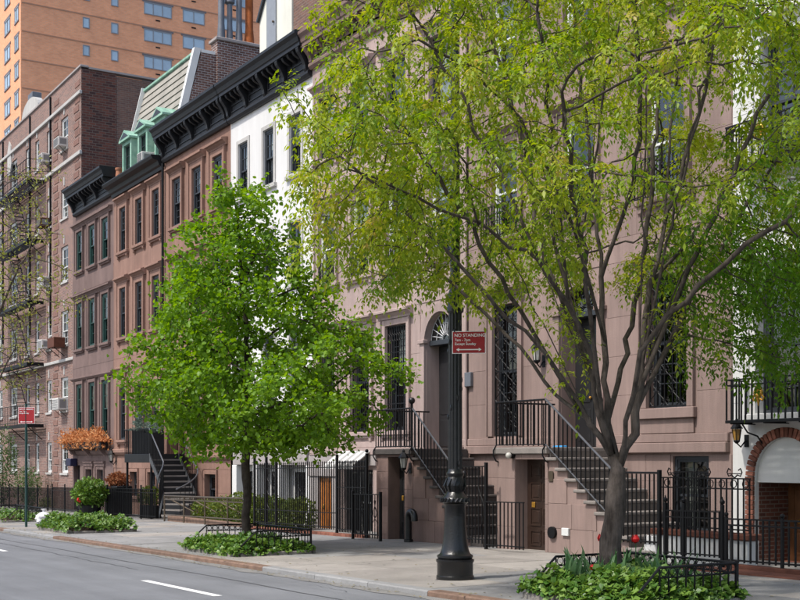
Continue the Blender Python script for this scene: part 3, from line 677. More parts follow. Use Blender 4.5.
# ---- house B: mansard with copper dormers
X0, X1 = -47.4, -41.6
hB = house('brownstone_house', 'brownstone house with slate mansard and green copper dormers above a plain black cornice', X0, X1, 12.7, 'brick_side')
cB = (-46.15, -44.25, -42.4); F4 = (9.9, 11.63); F3 = (6.5, 8.45); F2 = (2.45, 4.56)
ops = [(c-0.37, c+0.37, a, b) for c in cB for a, b in (F4, F3, F2)] + [(-47.25, -46.55, -0.5, 1.18), (-45.35, -44.5, 0.25, 1.19), (-43.3, -42.5, 0.25, 1.19)]
wall_front(ops, X0, X1, -2, 12.3, YF).build('wall', 'stone_b', hB)
ashlar(hB, 'stone_b', X0+0.01, X1-0.1, 5.3, 6.1, [], YF, 0.45, 1.1, seed=4)
ashlar(hB, 'stone_b', X0+0.01, X1-0.1, 8.95, 9.55, [], YF, 0.6, 1.1, seed=5)
ashlar(hB, 'stone_b', X0+0.01, X1-0.1, -0.55, 1.8, [(o[0]-.12, o[1]+.12, o[2]-.12, o[3]+.14) for o in ops[-3:]], YF, 0.5, 1.1, seed=6)
for c in cB:
    for k, (a, b) in enumerate((F4, F3, F2)):
        w = window(hB, c, 0.74, a, b, YF, 'charcoal_frame', cols=2, rows=3, fw=0.09, recess=0.0)
        surround(hB, w, 'stone_b', c, 0.74, a, b, YF, 0.2, 0.08, hood=0.24 if k < 2 else 0.14, hoodw=0.72, sillw=0.66, panel=0.0 if k < 2 else 0.35)
MB().prism_x([(YF+.02, 1.85), (YF-.08, 1.85), (YF-.16, 1.95), (YF-.16, 2.05), (YF+.02, 2.1)], X0+.01, X1-.12).build('string_course', 'stone_b', hB)
door(hB, -46.9, 0.7, -0.5, 1.18, YF+0.2, 'brown_door')
for c in (-44.92, -42.9):
    w = window(hB, c, 0.8 if c > -44 else 0.85, 0.25, 1.19, YF, 'charcoal_frame', cols=1, rows=1, blind=0)
    surround(hB, w, 'stone_b', c, 0.85, 0.25, 1.19, YF, 0.12, 0.05, hood=0.0, sill=0.1, brackets=False)
cz = 12.2
cor = MB().prism_x([(YF+.2, cz), (YF-.1, cz), (YF-.12, cz+.12), (YF-.2, cz+.16), (YF-.24, cz+.3), (YF-.45, cz+.36), (YF-.5, cz+.46), (YF-.5, cz+.5), (YF+.2, cz+.53)], X0+0.02, X1-0.06).build('cornice', 'cornice_black', hB)
# mansard: slope with slate courses, verges, ridge
def my(z): return 15.72 + (z-12.7)*0.262
mz0, mz1 = 12.7, 16.7
man = MB().prism_x([(my(mz0)+.08, mz0), (my(mz1)+.08, mz1), (YF+8, mz1), (YF+8, mz0)], X0+.05, X1-.25).build('mansard_roof', 'roofing', hB)
nc = 13
for k in range(nc):
    za, zb = mz0 + (mz1-mz0)*k/nc, mz0 + (mz1-mz0)*(k+1)/nc + 0.03
    MB().prism_x([(my(za)-0.03, za), (my(za)+0.06, za), (my(zb)+0.06, zb), (my(zb)+0.015, zb)], X0+0.06, X1-0.26).build('slate_course', 'slate_tan', man)
MB().box(X0+.05, X1-.25, my(mz1)-0.08, my(mz1)+0.12, mz1+0.005, mz1+0.12, 0.02).build('ridge_cap', 'copper_green', man)
for xx, m in ((X1-0.245, 'trim_white'), (X0+0.0, 'trim_white')):
    MB().prism_x([(my(mz0)-0.14, mz0-.2), (my(mz0)+0.12, mz0-.2), (my(mz1)+0.12, mz1+0.16), (my(mz1)-0.14, mz1+0.16)], xx, xx+(0.22 if m == 'trim_white' and xx > -42 else .05)).build('verge_trim', m, man)
MB().box(X1-0.23, X1-0.02, my(mz1)+0.125, 17.45, mz1+0.01, mz1+0.13).build('coping', 'trim_white', hB)
MB().prism_x([(15.75, 12.75), (15.95, 13.0), (my(mz1)+0.13, mz1), (25.4, mz1), (25.4, 12.75)], X1-0.24, X1-0.03).build('gable_wall', 'brick_roof', hB)
for c in (-46.25, -44.42, -42.55):
    d = MB(); yf = 15.62; w = 0.55; z0, z1 = 12.72, 14.3
    # cheeks, window surround, pediment
    d.box(c-w, c-w+0.17, yf, 16.4, z0, z1); d.box(c+w-0.17, c+w, yf, 16.4, z0, z1); d.box(c-w+0.17, c+w-0.17, yf, 16.4, z1-0.14, z1); d.box(c-w+.17, c+w-.17, yf, 16.0, z0, z0+0.24)
    do = d.build('dormer', 'copper_green', hB)
    MB().prism_y([(c-w-0.09, z1+0.005), (c+w+0.09, z1+0.005), (c+w+0.09, z1+0.08), (c, z1+0.42), (c-w-0.09, z1+0.08)], yf-0.12, 16.7).build('dormer_roof', 'copper_green', do)
    MB().prism_y([(c-w+0.06, z1+0.1), (c+w-0.06, z1+0.1), (c, z1+0.33)], yf-0.128, yf-0.122).build('pediment', 'charcoal_frame', do)
    s = sash_mesh(2*w-0.345, z1-z0-0.39, 2, 3, 0.05); me, _ = s.mesh('sash', centre=False); put('sash', me, 'charcoal_frame', do, (c, yf+0.12, z0+0.245))
    MB().add([(c-w+.19, yf+.125, z0+.26), (c+w-.19, yf+.125, z0+.26), (c+w-.19, yf+.125, z1-.16), (c-w+.19, yf+.125, z1-.16)], [(0,1,2,3)]).build('pane', 'glass', do)
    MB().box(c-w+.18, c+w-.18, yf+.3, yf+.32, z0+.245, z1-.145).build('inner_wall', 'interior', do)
# chimney on the party wall
ch = MB().box(X1-0.55, X1+0.05, 17.5, 19.4, 12.8, 17.25).build('chimney', 'brick_roof', hB)
MB().box(X1-0.62, X1+0.12, 17.42, 19.48, 17.255, 17.38, 0.02).build('chimney_cap', 'grey_stone', ch)
for k, (y, r, zt, m, hd) in enumerate(((17.78, 0.12, 20.4, 'galvanised', 0), (18.12, 0.10, 18.9, 'galvanised', 1), (18.5, 0.11, 19.5, 'galvanised', 1), (18.92, 0.15, 19.6, 'rust', 1))):
    p = MB().lathe([(r*1.25, 17.385), (r*1.25, 17.6), (r, 18.0), (r, zt)], X1-0.25, y, 12).build('flue_pipe', m, ch, smooth=True)
    if hd: MB().lathe([(r*1.02, zt-0.12), (r*1.9, zt-0.06), (r*1.9, zt+0.1), (r*1.2, zt+0.2), (0.02, zt+0.24)], X1-0.25, y, 12).build('flue_cowl', 'galvanised', ch, smooth=True)
pc = MB().lathe([(0.14, 12.74), (0.16, 12.9), (0.12, 13.3), (0.15, 13.34), (0.15, 13.42)], -47.2, 15.62, 10); pc.build('clay_pot', 'clay', hB, smooth=True)

# ---- house C
X0, X1 = -41.6, -35.63
hC = house('brownstone_house', 'reddish brownstone house with black bracketed cornice behind the curved iron staircase', X0, X1, 13.1, 'brick_roof')
cC = (-40.3, -38.42, -36.6); F4 = (9.92, 11.62); F2 = (2.45, 4.7)
ops = [(c-0.4, c+0.4, a, b) for c in cC for a, b in (F4, F3)] + [(c-0.4, c+0.4, *F2) for c in cC[1:]] + [(-41.0, -39.9, 1.84, 4.7)] + [(-39.25, -38.5, 0.2, 1.17), (-37.75, -36.8, 0.2, 1.17), (-41.2, -40.3, -0.45, 1.2)]
wall_front(ops, X0, X1, -2, 12.75, YF).build('wall', 'stone_c', hC)
ashlar(hC, 'stone_c', X0+0.12, X1-0.01, 8.95, 9.55, [], YF, 0.6, 1.1, seed=7)
ashlar(hC, 'stone_c', X0+0.12, X1-0.01, 5.35, 6.1, [], YF, 0.45, 1.1, seed=8)
ashlar(hC, 'stone_c', X0+0.12, X1-0.01, -0.5, 1.62, [(o[0]-.12, o[1]+.12, o[2]-.12, o[3]+.14) for o in ops[-3:]], YF, 0.5, 1.1, seed=9)
for c in cC:
    for k, (a, b) in enumerate((F4, F3, F2)):
        if k == 2 and c == cC[0]: continue
        w = window(hC, c, 0.8, a, b, YF, 'charcoal_frame', cols=2, rows=3, fw=0.1, recess=0.0)
        surround(hC, w, 'stone_c', c, 0.8, a, b, YF, 0.2, 0.08, hood=0.24 if k < 2 else 0.16, hoodw=0.74, sillw=0.68)
MB().prism_x([(YF+.02, 1.66), (YF-.08, 1.66), (YF-.14, 1.74), (YF-.14, 1.82), (YF+.02, 1.86)], X0+.12, X1-.01).build('string_course', 'stone_c', hC)
door(hC, -40.45, 1.1, 1.84, 4.2, YF+0.24, 'brown_door'); MB().box(-41.0+.003, -39.9-.003, YF+0.24, YF+0.27, 4.21, 4.69).build('transom', 'charcoal_frame', hC)
for s in (-1, 1): MB().box(-40.45+s*0.68-0.11, -40.45+s*0.68+0.11, YF-0.14, YF+0.02, 1.87, 4.75, 0.01).build('pilaster', 'stone_c', hC)
MB().prism_x([(YF+.02, 4.76), (YF-.2, 4.76), (YF-.26, 4.9), (YF-.26, 5.0), (YF+.02, 5.06)], -41.35, -39.55).build('door_hood', 'stone_c', hC)
door(hC, -40.75, 0.9, -0.45, 1.2, YF+0.2, 'brown_door')
for c, wd in ((-38.87, 0.75), (-37.27, 0.95)):
    w = window(hC, c, wd, 0.2, 1.17, YF, 'charcoal_frame', cols=2, rows=1, blind=0)
    surround(hC, w, 'stone_c', c, wd, 0.2, 1.17, YF, 0.12, 0.05, hood=0.0, sill=0.1, brackets=False)
cornice(hC, 'cornice_black', X0+0.06, X1-0.02, 12.5, 13.6, YF, 0.6, 5, 3)
MB().tube([(X0+0.03, YF-0.09, 12.4), (X0+0.03, YF-0.09, -0.4)], 0.05, 8).build('downpipe', 'iron', hC)

# ---- house W: white painted
X0, X1 = -35.63, -29.92
hW = house('white_house', 'white painted house with dark sash windows and black bracketed cornice', X0, X1, 13.1, 'brick_side')
cW = (-34.65, -32.8, -31.0)
F4 = (9.9, 11.6); F3w = (6.75, 8.5); F2w = (3.3, 5.4)
ops = [(c-0.36, c+0.36, a, b) for c in cW for a, b in (F4, F3w, F2w)]
wall_front(ops, X0, X1, 1.9, 12.75, YF).build('wall', 'white_paint', hW)
for c in cW:
    for k, (a, b) in enumerate((F4, F3w, F2w)):
        w = window(hW, c, 0.72, a, b, YF, 'charcoal_frame', cols=2, rows=2, fw=0.09, recess=0.04)
        m = MB(); e = .003
        for q in ((c-.36-.13, c-.36-e, a, b+.13), (c+.36+e, c+.36+.13, a, b+.13), (c-.36-e, c+.36+e, b+e, b+.13)): m.box(q[0], q[1], YF-.035, YF+.02, q[2], q[3], .006)
        m.build('architrave', 'limestone', w); MB().box(c-.56, c+.56, YF-.1, YF+.1, a-.13, a-.004, .012).build('sill', 'limestone', w)
cornice(hW, 'cornice_black', X0+0.03, X1-0.02, 12.5, 13.6, YF, 0.6, 5, 3)
# recessed ground floor: white columns, grey stucco, orange door, awning
MB().box(X0+.28, X1-.3, YF-0.06, YF+0.3, 1.5, 1.9, 0.01).build('fascia', 'grey_stone', hW)
for xx in (-35.2, -33.62, -32.05, -30.1):
    MB().box(xx-.16, xx+.16, YF-0.08, YF+0.24, -0.5, 1.495, 0.015).build('column', 'white_paint', hW)
gops = [(-33.35, -32.35, -0.2, 1.3), (-31.75, -30.65, -0.2, 1.3), (-35.0, -34.2, -0.3, 1.3)]
wall_front(gops, X0+.27, X1-.27, -2, 1.5, YF+0.35, 0.2).build('ground_wall', 'white_paint', hW)
for c, wd, a in ((-32.85, 1.0, -0.2), (-31.2, 1.1, -0.2), (-34.6, 0.8, -0.3)):
    w = window(hW, c, wd, a, 1.3, YF+0.35, 'charcoal_frame', cols=2, rows=2, blind=0); bars(w, c, wd-.04, a+.02, 1.28, YF+.38, 2, 0.2, curl=True)

# ---- penthouse on the white house and its neighbour
pt = thing('rooftop_bulkhead', 'cream stucco rooftop hut with grey metal door and sloping dark roof edge', 'rooftop hut', (-34.5, 19, 13.2))
MB().prism_y([(-37.4, 13.2), (-34.95, 13.2), (-34.95, 19.2), (-35.4, 19.2), (-37.4, 16.6)], 17.3, 20.5).build('wall', 'cream', pt)
MB().prism_y([(-37.5, 16.6), (-37.42, 16.56), (-35.3, 19.3), (-35.4, 19.4)], 17.2, 20.6).build('roof_edge', 'charcoal_frame', pt)
dd = MB().box(-36.75, -36.05, 17.24, 17.297, 15.3, 17.2, 0.01).build('door', 'grey_frame', pt)
MB().ball(-36.15, 17.2, 16.2, 0.04, 8).build('handle', 'bronze_rail', dd)
bw = MB().box(-34.93, -28.5, 17.35, 20.5, 13.2, 18.6).build('rooftop_brick_wall', 'brick_side'); tag(bw, 'brown brick rooftop wall beside the cream rooftop hut', 'brick wall')

# ---- house D and E: pink brownstones
X0, X1 = -29.92, -22.32
hD = house('brownstone_house', 'pale pink stone house with barred parlour windows and fanlight door behind lamp post', X0, X1, 13.0, 'brick_side')
cD = (-29.05, -27.2, -25.4, -23.4); F4 = (9.9, 11.62); F3 = (6.45, 8.46); F2 = (2.38, 5.0)
ops = [(c-0.47, c+0.47, a, b) for c in cD for a, b in (F4, F3)] + [(c-0.5, c+0.5, *F2) for c in cD[:3]]
gD = [(-29.4, -28.66, -0.4, 1.16), (-28.05, -26.6, -0.3, 1.4)]
arch = [(-24.05, -22.75, 1.85, 4.42, 5.12)]
wall_front(ops + gD, X0, X1, -2, 12.9, YF, arches=arch).build('wall', 'stone_d', hD)
bops = [(o[0]-0.16, o[1]+0.16, o[2]-0.1, o[3]+0.16) for o in ops] + [(-24.3, -22.5, 1.85, 5.4)]
ashlar(hD, 'stone_d', X0+0.01, X1-0.01, 2.12, 12.6, bops, YF, 0.72, 1.5, seed=10, gap=0.004)
ashlar(hD, 'stone_d', X0+0.01, X1-0.01, -0.4, 1.75, [(-30, -28.3, -0.5, 1.6), (-28.1, -26.55, -0.5, 1.45)], YF, 0.55, 1.3, seed=11, gap=0.004)
for c in cD:
    for k, (a, b) in enumerate((F4, F3)):
        w = window(hD, c, 0.94, a, b, YF, 'white_frame' if k else 'charcoal_frame', sm='white_frame' if k else 'charcoal_frame', cols=1, rows=1, fw=0.05, recess=0.06)
        surround(hD, w, 'stone_d', c, 0.94, a, b, YF, 0.15, 0.06, hood=0.24, hoodw=0.78, sillw=0.74)
        if k == 1: bars(w, c, 0.9, a+0.03, a+0.62, YF-0.03, 1, 0.1, tops=True, name='window_guard')
for c in cD[:3]:
    w = window(hD, c, 1.0, *F2, YF, 'charcoal_frame', cols=2, rows=3, fw=0.07, blind=rw.choice(['c', 0.4]))
    surround(hD, w, 'stone_d', c, 1.0, *F2, YF, 0.15, 0.06, hood=0.24, hoodw=0.80, sillw=0.74)
    bars(w, c, 0.96, F2[0]+0.02, F2[1]-0.02, YF+0.03, 4, 0.11, tops=True)
w = window(hD, -27.325, 1.45, -0.3, 1.4, YF, 'charcoal_frame', sm='white_frame', cols=3, rows=1, blind=0)
bars(w, -27.325, 1.4, -0.28, 1.38, YF+0.04, 3, 0.11)
door(hD, -29.03, 0.74, -0.4, 1.16, YF-0.02, 'orange_door', panels=((0.04, 0.97),), cols=3)
p = MB(); p.box(-29.98, -29.42, YF-0.1, YF+0.02, -0.6, 1.2, .01); p.box(-28.64, -28.3, YF-.1, YF+.02, -.6, 1.2, .01); p.box(-29.98, -28.3, YF-.14, YF+.02, 1.205, 1.5, .01); p.build('entrance_portal', 'grey_stone', hD)
MB().box(-30.0, -26.3, YF-0.1, YF+0.02, 1.505, 1.775, .01).build('fascia', 'grey_stone', hD)
def band(h, m, x0, x1):
    MB().box(x0, x1, YF-0.12, YF+0.02, 1.78, 1.96, 0.012).build('water_table', m, h)
    MB().box(x0, x1, YF-0.07, YF+0.02, 1.965, 2.12, 0.01).build('plinth_course', m, h)
band(hD, 'stone_d', X0+.01, -24.15); band(hD, 'stone_d', -22.68, X1-.06)
def arched_entry(h, m, xa, xb, z0, zs, zt, dm, fan=True):
    """arch surround of voussoir ring, panelled doors, fanlight with spokes"""
    xc = (xa+xb)/2; rx = (xb-xa)/2; rz = zt-zs; n = 16; b = MB()
    def ring(f, yy): return [(xc - (rx+f)*math.cos(math.pi*k/n), yy, zs + (rz+f)*math.sin(math.pi*k/n)) for k in range(n+1)]
    i0, o0, o1 = ring(0.004, YF-0.07), ring(0.2, YF-0.07), ring(0.2, YF+0.02); i1 = ring(0.004, YF+0.02)
    for A, B in ((i0, o0), (o0, o1), (i0, i1)):
        for k in range(n): b.add([A[k], A[k+1], B[k+1], B[k]], [(0,1,2,3)])
    for s in (-1, 1):
        xx = xc + s*(rx+0.1); b.box(xx-0.096, xx+0.096, YF-0.071, YF+0.02, z0, zs)
        b.box(xx-0.14, xx+0.14, YF-0.12, YF+0.02, zs+0.001, zs+0.09, 0.01)
    b.build('door_surround', m, h)
    tr = MB().box(xa+0.005, xb-0.005, YF+0.08, YF+0.34, zs-0.05, zs+0.06).build('transom_bar', 'charcoal_frame', h)
    for k, s in enumerate((-1, 1)):
        d = MB().box(xc + (s*rx if s < 0 else 0.005) + 0.004, xc + (s*rx if s > 0 else -0.005) - 0.004, YF+0.36, YF+0.41, z0+0.01, zs-0.055).build('door', dm, h)
        for a, c in ((0.05, 0.3), (0.35, 0.95)):
            H = zs-0.06-z0; MB().box(xc+s*rx/2-rx/2+0.1, xc+s*rx/2+rx/2-0.1, YF+0.345, YF+0.365, z0+a*H, z0+c*H, 0.008).build('door_panel', 'black_door' if a > .3 else dm, d)
        MB().ball(xc+s*0.07, YF+0.33, z0+1.0, 0.03, 8).build('handle', 'gold', d)
    f = MB(); c0 = Vector((xc, YF+0.12, zs+0.06))
    for k in range(1, 12):
        a = math.pi*k/12; f.tube([(xc - rx*0.22*math.cos(a), YF+0.12, zs+0.06 + rz*0.22*math.sin(a)), (xc - rx*0.96*math.cos(a), YF+0.12, zs + rz*0.97*math.sin(a))], 0.012, 4)
    for q in (0.22, 0.6, 0.95): f.tube([(xc - rx*q*math.cos(math.pi*k/14), YF+0.12, zs+0.055 + (rz*q-0.03)*math.sin(math.pi*k/14)) for k in range(15)], 0.012, 4)
    f.build('fanlight', 'fan_grey' if fan else 'iron', h)
    g = [(xc - rx*math.cos(math.pi*k/n), YF+0.15, zs+0.06 + (rz-0.06)*math.sin(math.pi*k/n)) for k in range(n+1)]
    MB().add(g, [tuple(range(n+1))]).build('pane', 'glass', tr)
arched_entry(hD, 'stone_d', -24.05, -22.75, 1.85, 4.42, 5.12, 'black_door')
MB().tube([(X1-0.0, YF-0.06, 12.6), (X1-0.0, YF-0.06, 0.0)], 0.035, 8).build('downpipe', 'stone_d', hD)
MB().box(-22.2-.12, -22.2+.12, YF-.1, YF-.02, 3.3, 3.62, .01).build('meter_box', 'galvanised', hD)
cornice(hD, 'cornice_brown', X0+0.02, X1-0.0, 12.65, 13.55, YF, 0.5, 6, 3)

X0, X1 = -22.30, -14.43
hE = house('brownstone_house', 'dusty pink stone house with scrollwork window grilles and arched door behind large street tree', X0, X1, 13.0, 'brick_side')
cE = (-20.88, -18.43, -16.0)
ops = [(c-0.46, c+0.46, a, b) for c in cE for a, b in (F4, F3)] + [(-21.33, -20.43, 2.16, 5.0), (-16.5, -15.48, 2.6, 5.0), (-15.85, -14.98, 0.35, 1.72)]
arch = [(-19.0, -17.86, 1.9, 4.55, 5.1)]
wall_front(ops, X0, X1, -2, 12.9, YF, arches=arch).build('wall', 'stone_e', hE)
bops = [(o[0]-0.16, o[1]+0.16, o[2]-0.1, o[3]+0.16) for o in ops[:6]] + [(-21.5, -20.28, 2.0, 5.15), (-16.72, -15.26, 2.1, 5.15), (-19.25, -17.6, 1.85, 5.4)]
ashlar(hE, 'stone_e', X0+0.06, X1-0.01, 2.12, 12.6, bops, YF, 0.74, 1.6, seed=12, gap=0.004)
ashlar(hE, 'stone_e', X0+0.06, X1-0.01, -0.2, 1.75, [(-15.9, -14.93, 0.3, 1.75)], YF, 0.55, 1.4, seed=13, gap=0.004)
band(hE, 'stone_e', X0+.06, -19.1); band(hE, 'stone_e', -17.75, X1-.06)
for c in cE:
    for k, (a, b) in enumerate((F4, F3)):
        w = window(hE, c, 0.92, a, b, YF, 'white_frame', cols=1, rows=1, fw=0.05, recess=0.06, blind=rw.choice([0, 0.3]))
        surround(hE, w, 'stone_e', c, 0.92, a, b, YF, 0.15, 0.06, hood=0.24, hoodw=0.78, sillw=0.74)
        if k == 1: bars(w, c, 1.3, a-0.02, a+0.7, YF-0.2, 1, 0.1, tops=True, name='window_guard')
for xa, xb, za in ((-21.33, -20.43, 2.16), (-16.5, -15.48, 2.6)):
    c = (xa+xb)/2; w = window(hE, c, xb-xa, za, 5.0, YF, 'charcoal_frame', cols=2, rows=3, fw=0.07, blind=0)
    surround(hE, w, 'stone_e', c, xb-xa, za, 5.0, YF, 0.16, 0.05, hood=0.22, sill=0)
    bars(w, c, xb-xa-0.04, za+0.02, 4.98, YF+0.03, 4, 0.2, curl=True)
MB().box(-16.72, -15.24, YF-0.12, YF+0.02, 2.4, 2.592, 0.012).build('ledge', 'stone_e', hE)
MB().box(-16.66, -15.3, YF-0.05, YF+0.02, 2.13, 2.395, 0.01).build('apron', 'stone_e', hE)
arched_entry(hE, 'stone_e', -19.0, -17.86, 1.9, 4.55, 5.1, 'black_door', False)
w = window(hE, -15.415, 0.87, 0.35, 1.72, YF, 'charcoal_frame', sm='charcoal_frame', cols=2, rows=1, blind='c', recess=0.05)
bars(w, -15.415, 0.84, 0.37, 1.45, YF+0.03, 2, 0.1)
MB().box(-15.95, -14.9, YF-.03, YF+.02, 0.24, .345).build('sill', 'stone_e', w)
cornice(hE, 'cornice_brown', X0+0.02, X1-0.0, 12.65, 13.55, YF, 0.5, 6, 3)

# ---- house R: white with brick arch
X0, X1 = -14.43, -7.2
hR = house('white_house', 'white painted house with red brick arched entrance and iron balcony with gilt emblem', X0, X1, 13.0, 'brick_side')
cR = (-13.3, -11.0, -8.7)
ops = [(-13.9, -12.7, 2.42, 4.7), (-11.6, -10.4, 2.42, 4.7), (-9.3, -8.1, 2.42, 4.7)] + [(c-0.5, c+0.5, a, b) for c in cR for a, b in ((6.5, 8.6), (9.9, 11.6))]
arch = [(-13.95, -12.65, -0.05, 1.38, 2.02)]
wall_front(ops, X0, X1, -2, 12.9, YF, arches=arch).build('wall', 'white_brickpaint', hR)
# painted brick courses as raised bands
bo = [(o[0]-.1, o[1]+.1, o[2]-.1, o[3]+.12) for o in ops]
ashlar(hR, 'white_brickpaint', X0+0.01, X1, 2.3, 12.6, bo, YF, 0.30, 1.2, proud=0.008, seed=14, gap=0.008, name='wall_band')
for k, o in enumerate(ops):
    c = (o[0]+o[1])/2; w = window(hR, c, o[1]-o[0], o[2], o[3], YF, 'charcoal_frame', cols=2, rows=3, fw=0.07, blind=0, split=0.5)
    surround(hR, w, 'white_paint', c, o[1]-o[0], o[2], o[3], YF, 0.12, 0.05, hood=0.2, sill=0.12, brackets=False)
xc, rx, zs, rz = -13.3, 0.65, 1.38, 0.64
nb = 26; pb = MB().box(-0.035, 0.035, -0.05, 0.02, 0, 0.16, 0.006).mesh('brick', centre=False)[0]
def brick_at(x, z, ang): put('brick', pb, 'red_brick_piece', hR, (x, YF, z), (0, ang, 0))
for k in range(nb):
    a = math.pi*(k+0.5)/nb; brick_at(xc - rx*math.cos(a), zs + rz*math.sin(a), -(math.pi/2 - a))
jb = MB().box(-0.085, 0.085, -0.05, 0.02, 0.004, 0.076, 0.005).mesh('brick', centre=False)[0]
for s in (-1, 1):
    for k in range(18): put('brick', jb, 'red_brick_piece', hR, (xc + s*(rx+0.087), YF, -0.06 + 0.08*k))
# tympanum, recess in brick, wooden door
g = [(xc - rx*0.995*math.cos(math.pi*k/16), zs + rz*0.995*math.sin(math.pi*k/16)) for k in range(17)]
MB().prism_y([(xc-rx*.995, 1.28)] + g + [(xc+rx*.995, 1.28)], YF+0.06, YF+0.12).build('tympanum', 'white_brickpaint', hR)
MB().box(xc-rx-0.03, xc-rx+0.006, YF+0.10, YF+1.2, -0.3, 1.275).build('recess_wall', 'brick_arch', hR); MB().box(xc+rx-.006, xc+rx+.03, YF+.10, YF+1.2, -.3, 1.275).build('recess_wall', 'brick_arch', hR)
MB().box(xc-rx-.03, xc+rx+.03, YF+0.125, YF+1.3, 1.285, 1.38).build('recess_ceiling', 'brown_door', hR)
door(hR, xc+0.0, 1.28, -0.05, 1.28, YF+0.8, 'oak_door', panels=((0.08, 0.4), (0.45, 0.95)))
MB().box(xc-rx, xc+rx, YF-.0, YF+1.2, -0.3, -0.055).build('threshold', 'red_brick_piece', hR)

# ---- left: brick apartment house
YB = 15.85
hK = thing('apartment_building', 'six storey brown brick apartment building with white casement windows and stone bands', 'apartment building', (-64, YB, gz(-64)))
flo = ((1.05, 2.5), (3.95, 5.5), (7.0, 8.6), (9.95, 11.6), (12.9, 14.3), (16.1, 17.6))
cols_ = ((-55.75, 1.15), (-58.35, 0.85), (-60.55, 0.75), (-62.4, 0.75), (-65.3, 1.5), (-68.2, 0.9), (-71.0, 1.5), (-74.0, 1.2))
ops = [(c-w/2, c+w/2, a, b) for c, w in cols_ for a, b in flo]
wall_front(ops, -78, -53.11, -2.5, 19.2, YB, 0.2).build('wall', 'brick_apartment', hK)
for c, w_ in cols_:
    for a, b in flo:
        w = window(hK, c, w_, a, b, YB, 'white_frame', cols=2 if w_ > 0.8 else 1, rows=2, fw=0.09, recess=0.07, split=0.42)
        MB().box(c-w_/2-0.06, c+w_/2+0.06, YB-0.06, YB+0.1, a-0.1, a-0.004).build('sill', 'limestone', w)
        MB().box(c-0.07, c+0.07, YB-0.03, YB+0.01, b+0.12, b+0.5).build('keystone', 'limestone', w)
MB().box(-53.35, -53.108, YB+0.004, YB+1.6, -2.5, 19.15).build('corner_pier', 'brick_dark', hK)
MB().box(-53.36, -53.13, YB+1.61, YB+14, -2.5, 19.05).build('side_wall', 'brick_side', hK)
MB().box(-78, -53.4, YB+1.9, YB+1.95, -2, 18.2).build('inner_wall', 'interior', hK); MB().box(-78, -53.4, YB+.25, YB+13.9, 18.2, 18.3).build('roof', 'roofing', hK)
MB().box(-78.0, -53.05, YB-0.07, YB+0.32, 19.205, 19.3, 0.01).build('parapet_coping', 'grey_stone', hK)
MB().box(-53.4, -53.05, YB+0.33, YB+14, 19.155, 19.24).build('side_coping', 'grey_stone', hK)
for z, hh in ((18.0, 0.16), (15.3, 0.18), (6.2, 0.14)): MB().box(-78, -53.05, YB-0.11, YB+0.02, z, z+hh, 0.015).build('stone_band', 'limestone', hK)
for xx in (-58.0, -61.8, -67.5): MB().box(xx-.04, xx+.04, YB-.08, YB-.005, 8, 19.1).build('downpipe', 'iron', hK)
sc = MB(); n = 14
sc.prism_y([(-62.0 + 1.6*math.cos(math.pi*k/n), 19.31 + 0.75*math.sin(math.pi*k/n)) for k in range(n+1)], YB+0.0, YB+0.3); sc.build('parapet_gable', 'limestone', hK)
MB().box(-62.45, -61.6, YB+.02, YB+.5, 19.31, 20.35, .02).build('parapet_vent', 'galvanised', hK)
MB().prism_y([(-66.4, 17.0), (-65.9, 16.95), (-65.6, 17.5), (-65.75, 18.5), (-66.1, 18.8), (-66.45, 18.2)], YB-.06, YB+.02).build('carved_panel', 'limestone', hK)
qb = MB().box(-0.38, 0.38, -0.022, 0.01, 0, 0.26, 0.003).mesh('brick_quoin', centre=False)[0]
qi = 0
for xx in (-53.75, -57.15):
    for k in range(52):
        z = -0.4 + 0.37*k
        if 15.2 < z < 15.55 or 17.75 < z < 18.2 or z > 18.8 or 6.0 < z < 6.4: continue
        put('brick_quoin', qb, 'quoin_brick', hK, (xx + (0.09 if k % 2 else -0.09), YB, z))

